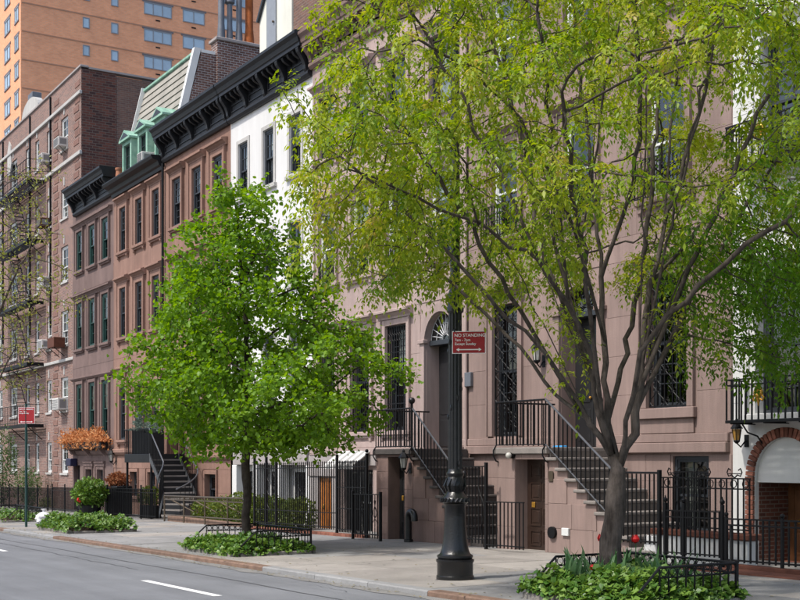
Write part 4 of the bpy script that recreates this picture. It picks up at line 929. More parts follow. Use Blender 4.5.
# ---- far orange tower
XT, YT = -127.2, 31.6
hT = thing('apartment_tower', 'tall orange brick apartment tower rising behind the rooftops', 'apartment tower', (-145, 50, -2))
MB().box(-165, XT, YT, 78, -3, 72).build('wall', 'brick_tower', hT)
mat('tower_lintel', (0.16, 0.15, 0.16), 0.8, 0.2, 0.1, 2)
for f in range(11):
    z = 32.9 + 2.97*f
    MB().box(XT-0.02, XT+0.04, YT+0.1, 78, z+1.55, z+1.68).build('floor_band', 'orange_slab', hT)
    for ya, yb, lo, hi, n in ((38.1, 38.85, 0.15, 1.3, 1), (41.2, 42.0, 0.15, 1.3, 1), (44.9, 48.1, 0.0, 1.35, 3), (49.4, 52.0, 0.0, 1.4, 2), (54.2, 57.2, 0.0, 1.35, 3), (59.5, 62.3, 0.0, 1.35, 2)):
        w = MB()
        for q in ((ya, ya+.09, z+lo, z+hi), (yb-.09, yb, z+lo, z+hi), (ya+.09, yb-.09, z+lo, z+lo+.09), (ya+.09, yb-.09, z+hi-.09, z+hi)): w.box(XT+.002, XT+.07, q[0], q[1], q[2], q[3])
        for k in range(1, n):
            yy = ya + (yb-ya)*k/n; w.box(XT+.002, XT+.065, yy-.05, yy+.05, z+lo+.09, z+hi-.09)
        wo = w.build('window', 'grey_frame', hT)
        MB().add([(XT+.03, ya+.05, z+lo+.05), (XT+.03, yb-.05, z+lo+.05), (XT+.03, yb-.05, z+hi-.05), (XT+.03, ya+.05, z+hi-.05)], [(0,1,2,3)]).build('pane', 'glass_blue', wo)
        MB().box(XT+.004, XT+.012, ya+.06, yb-.06, z+lo+.06, z+hi-.06).build('painted_tone', 'sky_reflect_blue', wo)  # panel behind the pane, coloured like reflected sky
        if n > 1: MB().box(XT+.002, XT+.06, ya-.2, yb+.2, z+hi+.01, z+hi+.2).build('lintel', 'tower_lintel', wo); MB().box(XT+.002, XT+.05, (ya+yb)/2-.25, (ya+yb)/2+.25, z+lo-.55, z+lo-.42).build('vent', 'iron', wo)
    for xa, xb in ((-129.6, -128.0), (-134.0, -131.6), (-139.5, -137.0)):
        w = MB()
        for q in ((xa, xa+.1, z-.0, z+1.5), (xb-.1, xb, z, z+1.5), (xa+.1, xb-.1, z, z+.1), (xa+.1, xb-.1, z+1.4, z+1.5), ((xa+xb)/2-.05, (xa+xb)/2+.05, z+.1, z+1.4)): w.box(q[0], q[1], YT-.07, YT-.002, q[2], q[3])
        wo = w.build('window', 'grey_frame', hT)
        MB().add([(xa+.05, YT-.03, z+.05), (xb-.05, YT-.03, z+.05), (xb-.05, YT-.03, z+1.45), (xa+.05, YT-.03, z+1.45)], [(0,1,2,3)]).build('pane', 'glass_blue', wo)
        MB().box(xa+.06, xb-.06, YT-.012, YT-.004, z+.06, z+1.44).build('painted_tone', 'sky_reflect_blue', wo)  # same painted sky reflection on the street face
        MB().box(xa-.25, xb+.25, YT-.06, YT-.002, z+1.51, z+1.72).build('lintel', 'tower_lintel', wo); MB().box(xa-.1, xb+.1, YT-.08, YT-.002, z-.12, z-.01).build('sill', 'tower_lintel', wo)
# ------------------------------------------------------------------ stoops
def rail_tube(t, pts, r, m='iron', name='handrail'): return MB().tube(pts, r, 8).build(name, m, t, smooth=True)
def stoop(label, xa, xb, ztop, nst, run, yf, m, step_m, door_rect, door_m, mat_block, ball=False, floor_end=None):
    """side-on stoop: masonry box with a service door under the landing, flight running along the facade to the right"""
    g0 = gz(xb); t = thing('stoop', label, 'stoop', ((xa+xb)/2, yf, g0)); yb = YF-0.13
    dx0, dx1, dz1 = door_rect; rise = (ztop-gz(xb+nst*run))/(nst+1)
    zs = ztop - 0.13
    # front wall: landing part with opening, then stepped part under the flight
    wall_front([(dx0, dx1, g0-0.02, dz1)], xa, xb, g0-0.3, zs, yf+0.03, 0.5).build('front_wall', m, t)
    ashlar(t, mat_block, xa, xb, gz(xa)-0.02, zs, [(dx0-.002, dx1+.002, -1, dz1)], yf+0.03, 0.42, 0.8, seed=31, proud=0.016, gap=0.005)
    MB().box(xa+.002, xa+0.2, yf+0.04, yb, g0-0.3, zs-.003).build('end_wall', m, t)
    MB().box(xa+0.21, xb-.003, yb-0.25, yb, g0-0.3, zs-.003).build('back_wall', m, t)
    prof = [(xb+.003, g0-0.4)]; x = xb
    top = [(xb+.003, zs)]
    for k in range(nst):
        z = ztop - rise*(k+1) - 0.065
        top += [(xb+run*k + (0.003 if k == 0 else 0), z), (xb+run*(k+1), z)]
    pr = [(xb+.003, g0-0.4), (xb+run*nst, g0-0.4)] + list(reversed(top[1:]))
    MB().prism_y(pr, yf+0.035, yb).build('flight_wall', m, t)
    # facing blocks below the flight
    nb = 4
    for j in range(nb):
        za = gz(xb)+0.0 + (zs-gz(xb))*j/nb; zb = gz(xb) + (zs-gz(xb))*(j+1)/nb
        kx = 0
        while kx < nst and ztop - rise*(kx+1) - 0.07 >= zb: kx += 1
        L = run*kx
        if L < 0.15: continue
        n = max(1, round(L/0.75)); w = L/n
        for i in range(n): MB().box(xb+w*i+.006, xb+w*(i+1)-.003, yf+0.016, yf+0.04, za+.003, zb-.003, .004).build('stone_block', mat_block, t)
    MB().box(xa-0.06, xb+0.02, yf-0.05, yb-.002, zs+.002, ztop, 0.015).build('landing', step_m, t)
    rs = random.Random(int(xa*10))
    for k in range(nst):
        z = ztop - rise*(k+1)
        MB().box(xb+run*k-0.02, xb+run*(k+1)+0.035, yf-0.045+rs.uniform(-.01, .01), yb-.004, z-0.062, z, 0.014).build('step', step_m, t)
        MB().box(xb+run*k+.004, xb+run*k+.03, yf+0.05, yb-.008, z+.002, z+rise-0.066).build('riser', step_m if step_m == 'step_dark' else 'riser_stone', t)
    MB().box(xb+run*nst-0.02, xb+run*nst+0.4, yf-0.02, yb-.004, gz(xb+run*nst)-0.1, gz(xb+run*nst)+rise*0.9, .02).build('bottom_step', step_m, t)
    door(t, (dx0+dx1)/2, dx1-dx0, g0-0.02, dz1, yf+0.32, door_m, panels=((0.05, 0.22), (0.27, 0.47), (0.55, 0.75), (0.79, 0.95)))
    return t, rise
YS = 13.88
sE, riE = stoop('pink stone stoop with pale worn treads before the arched door beside large tree', -19.06, -17.46, 1.89, 9, 0.27, YS, 'stone_e', 'step_stone', (-18.47, -17.55, 1.66), 'brown_door', 'stone_e')
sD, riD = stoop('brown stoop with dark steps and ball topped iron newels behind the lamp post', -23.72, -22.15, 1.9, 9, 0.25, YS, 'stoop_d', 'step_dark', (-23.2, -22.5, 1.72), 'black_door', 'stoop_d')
def stoop_rail(t, xa, xb, ztop, nst, run, rise, yf, level_to=None, balls=False, lev_end=None):
    """landing railing along the front, then a raking handrail with balusters"""
    top = 0.88; bal = picket_mesh(top-0.06, 0.0095)
    n = round((xb-xa)/0.11)
    for i in range(n+1): put('baluster', bal, 'iron', t, (xa+(xb-xa)*i/n, yf-0.02, ztop+0.04))
    rail_tube(t, [(xa, yf-0.02, ztop+top), (xb, yf-0.02, ztop+top)], 0.018); rail_tube(t, [(xa, yf-0.02, ztop+0.05), (xb, yf-0.02, ztop+0.05)], 0.012, name='bottom_rail')
    # return along the end of the landing
    for i in range(1, 11): put('baluster', bal, 'iron', t, (xa, yf-0.02+0.13*i, ztop+0.04))
    rail_tube(t, [(xa, yf-0.02, ztop+top), (xa, YF-0.16, ztop+top)], 0.018)
    sl = rise/run; m = nst-1; x1 = xb + run*m if level_to is None else level_to
    rail_tube(t, [(xb, yf-0.02, ztop+top), (x1, yf-0.02, ztop+top-sl*(x1-xb))], 0.02, 'steel_sheen_grey'); rail_tube(t, [(xb, yf-0.02, ztop+0.05), (x1, yf-0.02, ztop+0.05-sl*(x1-xb))], 0.014, 'steel_sheen_grey', 'bottom_rail')  # sheen along the raking rails is painted as a lighter grey
    k = 1
    while xb+0.125*k < x1:
        x = xb+0.125*k; put('baluster', bal, 'iron', t, (x, yf-0.02, ztop+0.04-sl*(x-xb))); k += 1
    # scrolled feet that tie the rail to the wall
    for x in (xa, xb):
        MB().tube([(x, yf-0.02, ztop+0.05), (x, yf-0.09, ztop-0.05), (x+.01, yf-0.10, ztop-0.16), (x+.03, yf-0.05, ztop-0.26), (x+.04, yf+0.0, ztop-0.28)], 0.014, 6).build('scroll_foot', 'iron', t, smooth=True)
    if balls:
        for x, z, b in ((xb, ztop, top+0.1), (x1, ztop-sl*(x1-xb)+0.0, top+0.12)):
            MB().tube([(x, yf-0.03, z-0.05), (x, yf-0.03, z+b)], 0.028, 8).build('newel', 'iron', t, smooth=True); MB().ball(x, yf-0.03, z+b+0.06, 0.075, 14).build('newel_ball', 'lamp_black', t, smooth=True)
    return x1, ztop+top-sl*(x1-xb)
xl, zl = stoop_rail(sE, -19.02, -17.48, 1.89, 9, 0.27, riE, YS, level_to=-15.6)
stoop_rail(sD, -23.68, -22.12, 1.9, 9, 0.25, riD, YS, balls=True)
# level run of the E rail in front of the lower steps
bm = picket_mesh(zl-0.28, 0.0095); n = 10
for i in range(n+1): put('baluster', bm, 'iron', sE, (xl+0.02+0.105*i, YS-0.02, 0.26))
rail_tube(sE, [(xl, YS-0.02, zl), (xl+1.08, YS-0.02, zl)], 0.018); rail_tube(sE, [(xl, YS-0.02, 0.3), (xl+1.08, YS-0.02, 0.3)], 0.014, name='bottom_rail')
MB().box(xl+1.06, xl+1.12, YS-0.05, YS+0.01, gz(-14.5)-.02, zl+0.05, .006).build('newel', 'iron', sE)
# small things fixed to the stoops
o = MB().box(-17.42, -17.3, YS-0.005, YS+0.02, 1.25, 1.45, .008).build('plaque', 'bronze_rail'); tag(o, 'small bronze plaque beside the under-stoop door of the stoop with pale worn treads', 'plaque')
o = MB().box(-17.02, -16.83, YS-0.03, YS+0.018, 0.28, 0.42, .008).build('utility_box', 'white_frame'); tag(o, 'small white utility box low on pink stoop wall', 'utility box')
o = MB().tube([(-17.3, YS-0.04, 0.32), (-17.3, YS+.02, 0.32)], 0.11, 16).build('hose_reel', 'iron'); tag(o, 'round black iron fitting low on pink stoop wall', 'wall fitting')
def bulkhead_lamp(x, z, label):
    t = thing('wall_lamp', label, 'lamp', (x, YS-0.0, z)); MB().tube([(x, YS+.01, z), (x, YS-0.06, z)], 0.055, 12).build('back_plate', 'iron', t); MB().ball(x, YS-0.11, z, 0.062, 10).build('globe', 'lamp_glass', t, smooth=True)
bulkhead_lamp(-18.5, 1.735, 'small round globe lamp above the door under the pink stoop')
def lantern(x, y, z, label, s=1.0, glass='lamp_glass', wall=YF, arm=True):
    t = thing('wall_lantern', label, 'lantern', (x, y, z))
    b = MB()
    for k in range(6):
        a = math.pi*k/3; r0, r1 = 0.055*s, 0.085*s
        b.tube([(x+r0*math.cos(a), y+r0*math.sin(a), z), (x+r1*math.cos(a), y+r1*math.sin(a), z+0.2*s)], 0.007*s, 4)
    b.lathe([(0.02*s, z-0.06*s), (0.06*s, z-0.02*s), (0.06*s, z)], x, y, 6); b.build('frame', 'iron', t)
    MB().lathe([(0.05*s, z+.002), (0.08*s, z+0.195*s)], x, y, 6).build('glass_body', glass, t)
    MB().lathe([(0.11*s, z+0.2*s), (0.105*s, z+0.22*s), (0.05*s, z+0.3*s), (0.03*s, z+0.32*s), (0.03*s, z+0.36*s), (0.005, z+0.39*s)], x, y, 6).build('cap', 'iron', t)
    if arm:
        MB().tube([(x, y, z-0.05*s), (x, y+(wall-y)*0.4, z-0.12*s), (x, y+(wall-y)*0.8, z-0.02*s), (x, wall+.01, z-0.02*s)], 0.013*s, 6).build('arm', 'iron', t, smooth=True)
        MB().box(x-0.05*s, x+0.05*s, wall-0.02, wall+.005, z-0.12*s, z+0.1*s, .008).build('back_plate', 'iron', t)
lantern(-22.25, YS-0.16, 1.48, 'dark grey wall lantern beside the door under the brown stoop', 1.05, wall=YS+.02)
lantern(-19.55, YF-0.2, 3.7, 'black iron lantern on pink wall beside the arched door behind the tree', 1.2)
lantern(-14.12, YF-0.24, 1.98, 'amber glass iron lantern under corner of iron balcony', 0.95, 'amber_glass')
lantern(-47.05, YF-0.22, 1.62, 'grey glass lantern on brownstone wall beside the window box', 1.3)
o = MB().box(-53.0, -52.35, YF-0.35, YF-.02, 1.38, 1.72, .03).build('door_canopy', 'navy'); tag(o, 'small navy hood lamp over basement door of dark brownstone', 'door canopy')
# bent vent pipe by the D stoop
vp = MB().tube([(-21.95, YS-.22, gz(-22)-.02), (-21.95, YS-.22, 0.42)] + [(-21.95+0.12-0.12*math.cos(a), YS-.22, 0.42+0.12*math.sin(a)) for a in [k*math.pi/8 for k in range(1, 9)]] + [(-21.71, YS-.22, 0.34)], 0.075, 12)
vp.lathe([(0.1, gz(-22)-.02), (0.1, gz(-22)+.06), (.08, gz(-22)+.07)], -21.95, YS-.22, 12); o = vp.build('vent_pipe', 'lamp_black', smooth=True); tag(o, 'bent black vent pipe standing against the brown stoop wall', 'vent pipe')
o = MB().box(-18.2, -17.9, 14.6, 14.75, 1.892, 1.925, .01).build('blue_tray', 'blue_tray'); tag(o, 'bright blue parcel lying on the landing before arched door', 'parcel')

# ------------------------------------------------------------------ awning at the D ground floor
t = thing('awning', 'white and grey striped fabric awning over barred ground floor window', 'awning', (-27.3, YF-.4, 1.5))
for k in range(9):
    xa = -28.1 + 0.175*k; MB().prism_x([(YF-.105, 1.9), (YF-0.62, 1.52), (YF-0.62, 1.42), (YF-0.61, 1.42), (YF-0.61, 1.50), (YF-.105, 1.86)], xa+.001, xa+.174).build('fabric_stripe', 'awning_white' if k % 2 == 0 else 'awning_grey', t)

# ------------------------------------------------------------------ curved iron staircase of house C
t = thing('curved_staircase', 'black iron staircase curving down from a planted landing of the reddish brownstone', 'staircase', (-38, 14.4, gz(-38)))
xl0, xl1, yl0, yl1, zl0 = -41.85, -39.2, 14.05, YF-.18, 1.86
MB().box(xl0, xl1, yl0, yl1, zl0-.3, zl0, .01).build('landing', 'black_paint', t)
for xx in (xl0+.08, xl1-.08): MB().tube([(xx, yl0+.08, gz(xx)-.05), (xx, yl0+.08, zl0-.295)], 0.045, 8).build('leg', 'iron', t)
bal = picket_mesh(0.85, 0.0085)
for i in range(25): put('baluster', bal, 'iron', t, (xl0+(xl1-xl0)*i/24, yl0+.02, zl0))
for i in range(1, 9): put('baluster', bal, 'iron', t, (xl0+.02, yl0+.02+0.13*i, zl0))
rail_tube(t, [(xl0, yl0+.02, zl0+.86), (xl1, yl0+.02, zl0+.86)], 0.02); rail_tube(t, [(xl0+.02, yl0+.02, zl0+.86), (xl0+.02, yl1, zl0+.86)], 0.02)
cx, cy = -37.85, 13.9; ri, ro = .15, 1.15; ns = 11; ga = gz(-37.2); dz = (zl0-ga)/(ns+1)
L1 = cx - xl1; L2 = 1.05
def arc(r, u):
    s = u*(L1+L2)
    if s <= L1: return (xl1 + s, cy + r)
    a = (s-L1)/L2*math.pi/2; return (cx + r*math.sin(a), cy + r*math.cos(a))
for k in range(ns):
    u0, u1 = k/ns, (k+1.12)/ns; z = zl0 - dz*(k+1)
    p = [arc(ri, u0), arc((ri+ro)/2, u0), arc(ro, u0), arc(ro, (u0+u1)/2), arc(ro, u1), arc((ri+ro)/2, u1), arc(ri, u1)]
    MB().prism_z(p, z-.045, z).build('step', 'step_stone', t)
    q = [arc(ri, u0+.006), arc(ro, u0+.006), arc(ro, u0+.02), arc(ri, u0+.02)]
    MB().prism_z(q, z+.001, z+dz-.046).build('riser', 'black_paint', t)
for rr in (ri-.02, ro+.02):
    pts = lambda off, fl: [(*arc(rr + fl*max(0, u-.6)*((1 if rr > ri else -1)), u), zl0 - dz*(ns*u+0.5) + off) for u in [i/16 for i in range(17)]]
    b = MB(); lo = pts(-.16, .5); hi = pts(.12, .5); n = len(lo)
    b.add(lo + hi, [(i, i+1, n+i+1, n+i) for i in range(n-1)]); vs2 = [(x*1.0+.012, y+.012, z) for x, y, z in lo+hi]; b.add(vs2, [(i, i+1, n+i+1, n+i) for i in range(n-1)])
    b.build('stringer', 'steel_sheen_grey', t)
    rail_tube(t, pts(.95, .8), 0.024, 'steel_sheen_grey')
    for i in range(1, 24):
        u = i/24; x, y = arc(rr + .5*max(0, u-.6)*(1 if rr > ri else -1), u); put('baluster', bal, 'iron', t, (x, y, zl0-dz*(ns*u+.5)+.05))
# planters and shrubs on the landing come later

# ------------------------------------------------------------------ fences
def fence(label, p0, p1, h, **kw):
    t = thing(kw.pop('tname', 'iron_fence'), label, 'fence', ((p0[0]+p1[0])/2, (p0[1]+p1[1])/2, gz((p0[0]+p1[0])/2)))
    fence_run(t, p0, p1, kw.pop('z0', 0.06), h, **kw); return t
fence('low black iron fence before the brick apartment building', (-60, 13.95), (-50.6, 13.95), 0.98, sp=0.14, post_every=12, r=0.011)
fence('black iron area fence before the two narrow brownstones', (-50.4, 13.82), (-38.0, 13.82), 1.02, sp=0.13, post_every=14, r=0.012, rails=(0.06, None, -0.12))
f = thing('metal_railing', 'bronze coloured tubular railing before the low hedge', 'railing', (-33.8, 13.75, gz(-34)))
for x in (-37.0, -35.3, -33.6, -31.9, -30.6): MB().tube([(x, 13.75, gz(x)-.02), (x, 13.75, gz(x)+.82)], 0.028, 8).build('post', 'bronze_rail', f, smooth=True)
for h_ in (.82, .70, .22): MB().tube([(-37.0, 13.75, gz(-37)+h_), (-30.6, 13.75, gz(-30.6)+h_)], 0.024 if h_ > .8 else .018, 8).build('rail', 'bronze_rail', f, smooth=True)
bm = picket_mesh(0.12, 0.008)
for i in range(52): put('spindle', bm, 'bronze_rail', f, (-36.95+0.124*i, 13.75, gz(-36.95+.124*i)+.70))
for x in (-36.9, -34.9, -33.0):
    MB().tube([(x, 13.78, gz(x)+.78), (x+.9, 14.3, gz(x)+.35), (x+1.3, 14.7, gz(x)+.1)], 0.022, 8).build('stair_handrail', 'bronze_rail', f, smooth=True)
lw = MB().box(-37.0, -30.7, 13.85, 14.1, -1, gz(-34)+.14, .02).build('low_wall', 'kerb_rust'); tag(lw, 'low brown stone kerb under the bronze tubular railing', 'low wall')
# tall fence before the white house and D
tf = thing('tall_iron_fence', 'tall black iron fence with gate before the white house and orange door', 'fence', (-26.5, 13.7, gz(-26.5)))
fence_run(tf, (-29.9, 13.7), (-25.3, 13.7), 0.14, 1.66, sp=0.115, tip=0.06, over=.09, rails=(0.06, -0.02, -0.62 - .5), r=0.010)
fence_run(tf, (-25.2, 13.7), (-23.85, 13.7), 0.10, 1.66, sp=0.075, tip=0.06, over=.09, rails=(0.06, -0.02, -.5, -1.0), r=0.011)
for x in (-29.95, -29.2, -28.6, -25.25, -23.82):
    MB().box(x-.03, x+.03, 13.67, 13.73, gz(x)-.02, gz(x)+1.95, .006).ball(x, 13.7, gz(x)+2.0, .045, 8).build('post', 'iron', tf)
sc = MB()
for k in range(3):
    for s in (-1, 1): sc.tube([(-28.9+s*(.06+.16*math.sin(a*.5)), 13.69, gz(-28.9)+.55+.35*k+.05*a) for a in [q*.6 for q in range(10)]], .009, 4)
sc.build('gate_scroll', 'iron', tf)
bk = thing('brick_kerb', 'low red brick kerb under the tall iron fence', 'kerb', (-27, 13.7, gz(-27)))
bm = MB().box(-0.1, 0.1, -0.09, 0.09, -.02, 0.07, .006).mesh('brick', centre=False)[0]
for i in range(30): put('brick', bm, 'red_brick_piece', bk, (-29.9+.205*i, 13.7, gz(-29.9+.205*i)-.0))
# low gate before D's stoop door
f = fence('low iron gate before the door under the brown stoop', (-23.75, 13.3), (-22.55, 13.3), 1.02, sp=0.11, z0=.05, tname='iron_gate')
sc = MB()
for s in (-1, 1):
    sc.tube([(-22.75+s*.12*math.cos(a)*(1-a/8), 13.29, gz(-22.75)+.35+.09*a) for a in [q*.5 for q in range(13)]], .009, 4)
sc.build('scroll', 'iron', f)
MB().box(-23.78, -23.73, 13.27, 13.33, gz(-23.7)-.02, gz(-23.7)+1.1, .006).build('post', 'iron', f); MB().box(-22.56, -22.5, 13.27, 13.33, gz(-22.5)-.02, gz(-22.5)+1.08, .006).build('post', 'iron', f)
f = fence('tall iron gate with ball newel and scroll at the foot of brown stoop steps', (-19.85, 13.55), (-18.95, 13.55), 1.6, sp=0.11, z0=.1, tname='iron_gate')
for xx in (-19.87, -18.93): MB().box(xx-.028, xx+.028, 13.52, 13.58, gz(xx)-.02, gz(xx)+1.68, .006).build('post', 'iron', f)
MB().ball(-19.87, 13.55, gz(-19.9)+1.75, .075, 14).build('newel_ball', 'lamp_black', f, smooth=True)
MB().tube([(-19.05-.12*math.cos(a)*(1-a/9), 13.53, gz(-19)+1.25-.16*a) for a in [k*.5 for k in range(13)]], .012, 5).build('scroll', 'iron', f, smooth=True)
f = fence('low iron gate before the brown door under the pink stoop', (-18.8, 13.45), (-17.62, 13.45), 0.92, sp=0.12, z0=.05, tname='iron_gate', rails=(0.05, None))
# E area fence with ring crests on low wall
lw = MB().box(-14.75, -12.75, 13.98, 14.2, -0.3, 0.42, .01).build('low_wall', 'white_brickpaint'); tag(lw, 'low white wall under red coping beside pink stoop', 'low wall')
cp = MB().box(-14.82, -12.7, 13.93, 14.25, 0.425, 0.52, .015).build('coping', 'red_brick_piece', lw)
pr = MB().box(-14.9, -14.62, 13.88, 14.0, gz(-14.7)-.05, 0.40, .012).build('pier', 'white_paint', lw)
f = thing('crested_iron_fence', 'iron fence with rings and scrolled crests standing on red coping', 'fence', (-13.8, 14.08, .52))
fence_run(f, (-14.65, 14.08), (-12.8, 14.08), 0.523, 1.36, sp=0.115, rails=(0.05, None, -0.16), level=True, r=.010)
for i in range(8):
    x = -14.55+.24*i; MB().tube([(x+.06*math.cos(a), 14.07, 1.28+.06*math.sin(a)) for a in [k*math.pi/6 for k in range(13)]], .008, 5).build('ring', 'iron', f)
for x in (-14.4, -13.75, -13.1):
    sc = MB()
    for s in (-1, 1):
        sc.tube([(x, 14.08, 1.37), (x+s*.06, 14.08, 1.42), (x+s*.12, 14.08, 1.40), (x+s*.15, 14.08, 1.46), (x+s*.12, 14.08, 1.52), (x+s*.08, 14.08, 1.49)], .011, 5)
    sc.tube([(x-.12, 14.08, 1.44), (x+.12, 14.08, 1.44)], .008, 4); sc.build('crest', 'iron', f, smooth=True)
# R low fence with gate
f = thing('iron_fence', 'waist high black iron fence with brace before brick arched entrance', 'fence', (-11.6, 13.5, 0))
fence_run(f, (-12.72, 13.5), (-9.8, 13.5), 0.12, 0.76, sp=0.115, rails=(0.03, None, -.09), r=.011, post_every=9, post_h=.06, rail_r=.018)
MB().tube([(-12.62, 13.48, .68), (-12.35, 13.2, .05)], .016, 6).build('brace', 'iron', f)
MB().box(-12.7, -9.8, 13.44, 13.56, -.06, .115, .01).build('base_kerb', 'red_brick_piece', f)
f = thing('iron_gate', 'waist high black iron gate with finials beside the large tree bed', 'gate', (-13.4, 13.5, 0))
fence_run(f, (-13.95, 13.5), (-12.86, 13.5), 0.17, 0.86, sp=0.1, rails=(0.03, None, -.1), r=.010)
for x in (-14.0, -12.8, -13.6): MB().box(x-.025, x+.025, 13.475, 13.525, gz(x)-.02, .98, .005).lathe([(.01, .98), (.035, 1.0), (.04, 1.03), (.015, 1.06), (.004, 1.1)], x, 13.5, 8).build('post', 'iron', f)
# brick paving strip at R
bp = kind(MB().box(-13.4, -8, 13.0, 13.42, gz(-11)-.02, gz(-11)+.018).build('brick_paving', 'red_brick_piece', walk), 'structure')
# R balconies
def balcony(z, label, zr):
    t = thing('iron_balcony', label, 'balcony', (-12, 15.1, z)); y0, y1 = 14.88, YF-.005; xa, xb = -14.05, -8.2
    for i in range(7): MB().box(xa, xb, y0+.05+.08*i, y0+.09+.08*i, z-.03, z).build('floor_slat', 'iron', t)
    for i in range(9): MB().box(xa+.1+.7*i-.02, xa+.1+.7*i+.02, y0+.03, y1, z-.065, z-.033).build('floor_bearer', 'iron', t)
    MB().box(xa, xb, y0, y0+.03, z-.05, z+.0, .004).build('edge_bar', 'iron', t)
    pm = picket_mesh(zr, .011)
    for i in range(44): put('baluster', pm, 'iron', t, (xa+.02+.135*i, y0+.015, z+.002))
    for i in range(1, 5): put('baluster', pm, 'iron', t, (xa+.02, y0+.015+.115*i, z+.002))
    for q in (zr, zr-.09): MB().box(xa, xb, y0-.0, y0+.03, z+q-.012, z+q+.012).build('rail', 'iron', t); MB().box(xa, xa+.03, y0+.032, y1, z+q-.012, z+q+.012).build('rail', 'iron', t)
    for x in (-13.75, -11.5, -9.2): MB().tube([(x, y0+.08, z-.07), (x, y0+.2, z-.2), (x, y1-.15, z-.26), (x, y1, z-.42)], .014, 6).build('bracket', 'iron', t, smooth=True)
    return t
balcony(2.3, 'black iron balcony with gilt emblem above the brick arch', .66); balcony(6.45, 'upper black iron balcony of the white house seen through tree branches', .66)
def emblem(x, z, label):
    t = thing('gilt_emblem', label, 'emblem', (x, 14.86, z)); b = MB()
    for k in range(5):
        a = math.pi/2 + (k-2)*0.62; L = .13 if k == 2 else .1
        b.ball(x+L*.55*math.cos(a), 14.865, z+.06+L*.75*math.sin(a)-.02, .042 if k != 2 else .048, 8, 1.3)
    b.ball(x, 14.855, z+.02, .05, 8); b.lathe([(.045, z), (.03, z-.06), (.012, z-.12), (.003, z-.15)], x, 14.865, 8)
    for s in (-1, 1): b.tube([(x+s*.03, 14.86, z-.03), (x+s*.09, 14.86, z-.06), (x+s*.11, 14.86, z-.01), (x+s*.08, 14.86, z+.02)], .018, 6)
    b.build('crest', 'gold', t, smooth=True)
emblem(-13.33, 2.66, 'gilt leaf shaped emblem on the balcony above brick arch'); emblem(-13.3, 6.85, 'gilt leaf shaped emblem on the upper balcony')

# ------------------------------------------------------------------ fire escape and air conditioners on the apartment house
t = thing('fire_escape', 'black iron fire escape zigzagging down brick apartment front', 'fire escape', (-61, 15.3, gz(-61)))
xa, xb, y0, y1 = -66.5, -58.9, 14.95, YB-.12
for z in (3.4, 6.4, 9.4, 12.4, 15.3):
    for i in range(9): MB().box(xa, xb, y0+.09*i, y0+.09*i+.05, z-.03, z).build('platform_slat', 'iron', t)
    b = MB()
    for q in (.1, .5, .95): b.box(xa, xb, y0-.015, y0+.015, z+q-.012, z+q+.012); b.box(xb-.03, xb, y0+.016, y1, z+q-.012, z+q+.012)
    b.box(xa, xb, y0-.03, y0+.03, z-.17, z-.032); b.box(xb-.05, xb, y0+.031, y1, z-.17, z-.032)
    b.build('guard_rail', 'iron', t)
    pm = picket_mesh(.95, .009)
    for i in range(26): put('baluster', pm, 'iron', t, (xa+.3*i, y0, z+.001))
    for x in (-65.5, -62.5, -59.2): MB().tube([(x, y0+.05, z-.1), (x, y1, z-.75)], .022, 5).build('bracket', 'iron', t)
    if z < 15:
        b = MB()
        for yy in (15.1, 15.55): b.tube([(-60.6, yy, z), (-63.4, yy, z+2.95)], .025, 5)
        for k in range(13): b.box(-60.6-2.8*k/13-.1, -60.6-2.8*k/13+.1, 15.1, 15.55, z+2.95*k/13, z+2.95*k/13+.02)
        b.build('stair', 'iron', t)
def ac(x, z, label, wd=.62, m='ac_white', yw=None, hh=.42):
    y1 = yw or YB+.05; y0 = y1-.5
    t = thing('air_conditioner', label, 'air conditioner', (x, (y0+y1)/2, z))
    MB().box(x-wd/2, x+wd/2, y0, y1, z, z+hh, .012).build('casing', m, t)
    g = MB()
    for k in range(7): g.box(x-wd/2+.04, x+wd/2-.04, y0-.012, y0+.004, z+.05+.05*k*hh/.42, z+.05+.05*k*hh/.42+.022)
    g.build('grille', 'ac_grille', t)
    MB().box(x+wd/2-.003, x+wd/2+.004, y0+.08, y1-.12, z+.08, z+hh-.08).build('side_vent', 'ac_grille', t)
    for s in (-1, 1): MB().tube([(x+s*wd*.35, y0+.1, z-.005), (x+s*wd*.35, y1-.08, z-.3)], .014, 5).build('bracket', 'iron', t)
ac(-55.6, 16.12, 'white air conditioner in top floor window of brick apartment building nearest the corner pier', .8); ac(-58.35, 15.55+.42, 'pale air conditioner in second top floor window beside fire escape', .7)
ac(-58.35, 9.97, 'white air conditioner jutting under a middle window of brick apartment building', .75, hh=.5); ac(-55.75, 3.97, 'large white air conditioner in brick apartment window above the window planter', 1.0, hh=.55)
ac(-58.4, 7.02, 'air conditioner on slanting brackets beside dark wooden window box', .7)
ac(-43.55, 12.82, 'white air conditioner in front of green copper dormer window', .55, yw=15.7, hh=.38)
o = thing('wooden_window_box', 'dark brown wooden box on brackets below brick apartment window', 'window box', (-55.75, 15.5, 6.9)); MB().box(-56.3, -55.2, 15.2, 15.72, 6.85, 7.3, .01).build('box', 'wood_box', o)
for s in (-.4, .4): MB().tube([(-55.75+s, 15.25, 6.84), (-55.75+s, 15.73, 6.45)], .02, 5).build('bracket', 'iron', o)
ac(-58.6, 12.92, 'dark grilled window unit beside the fire escape platform', .7, 'wood_box')

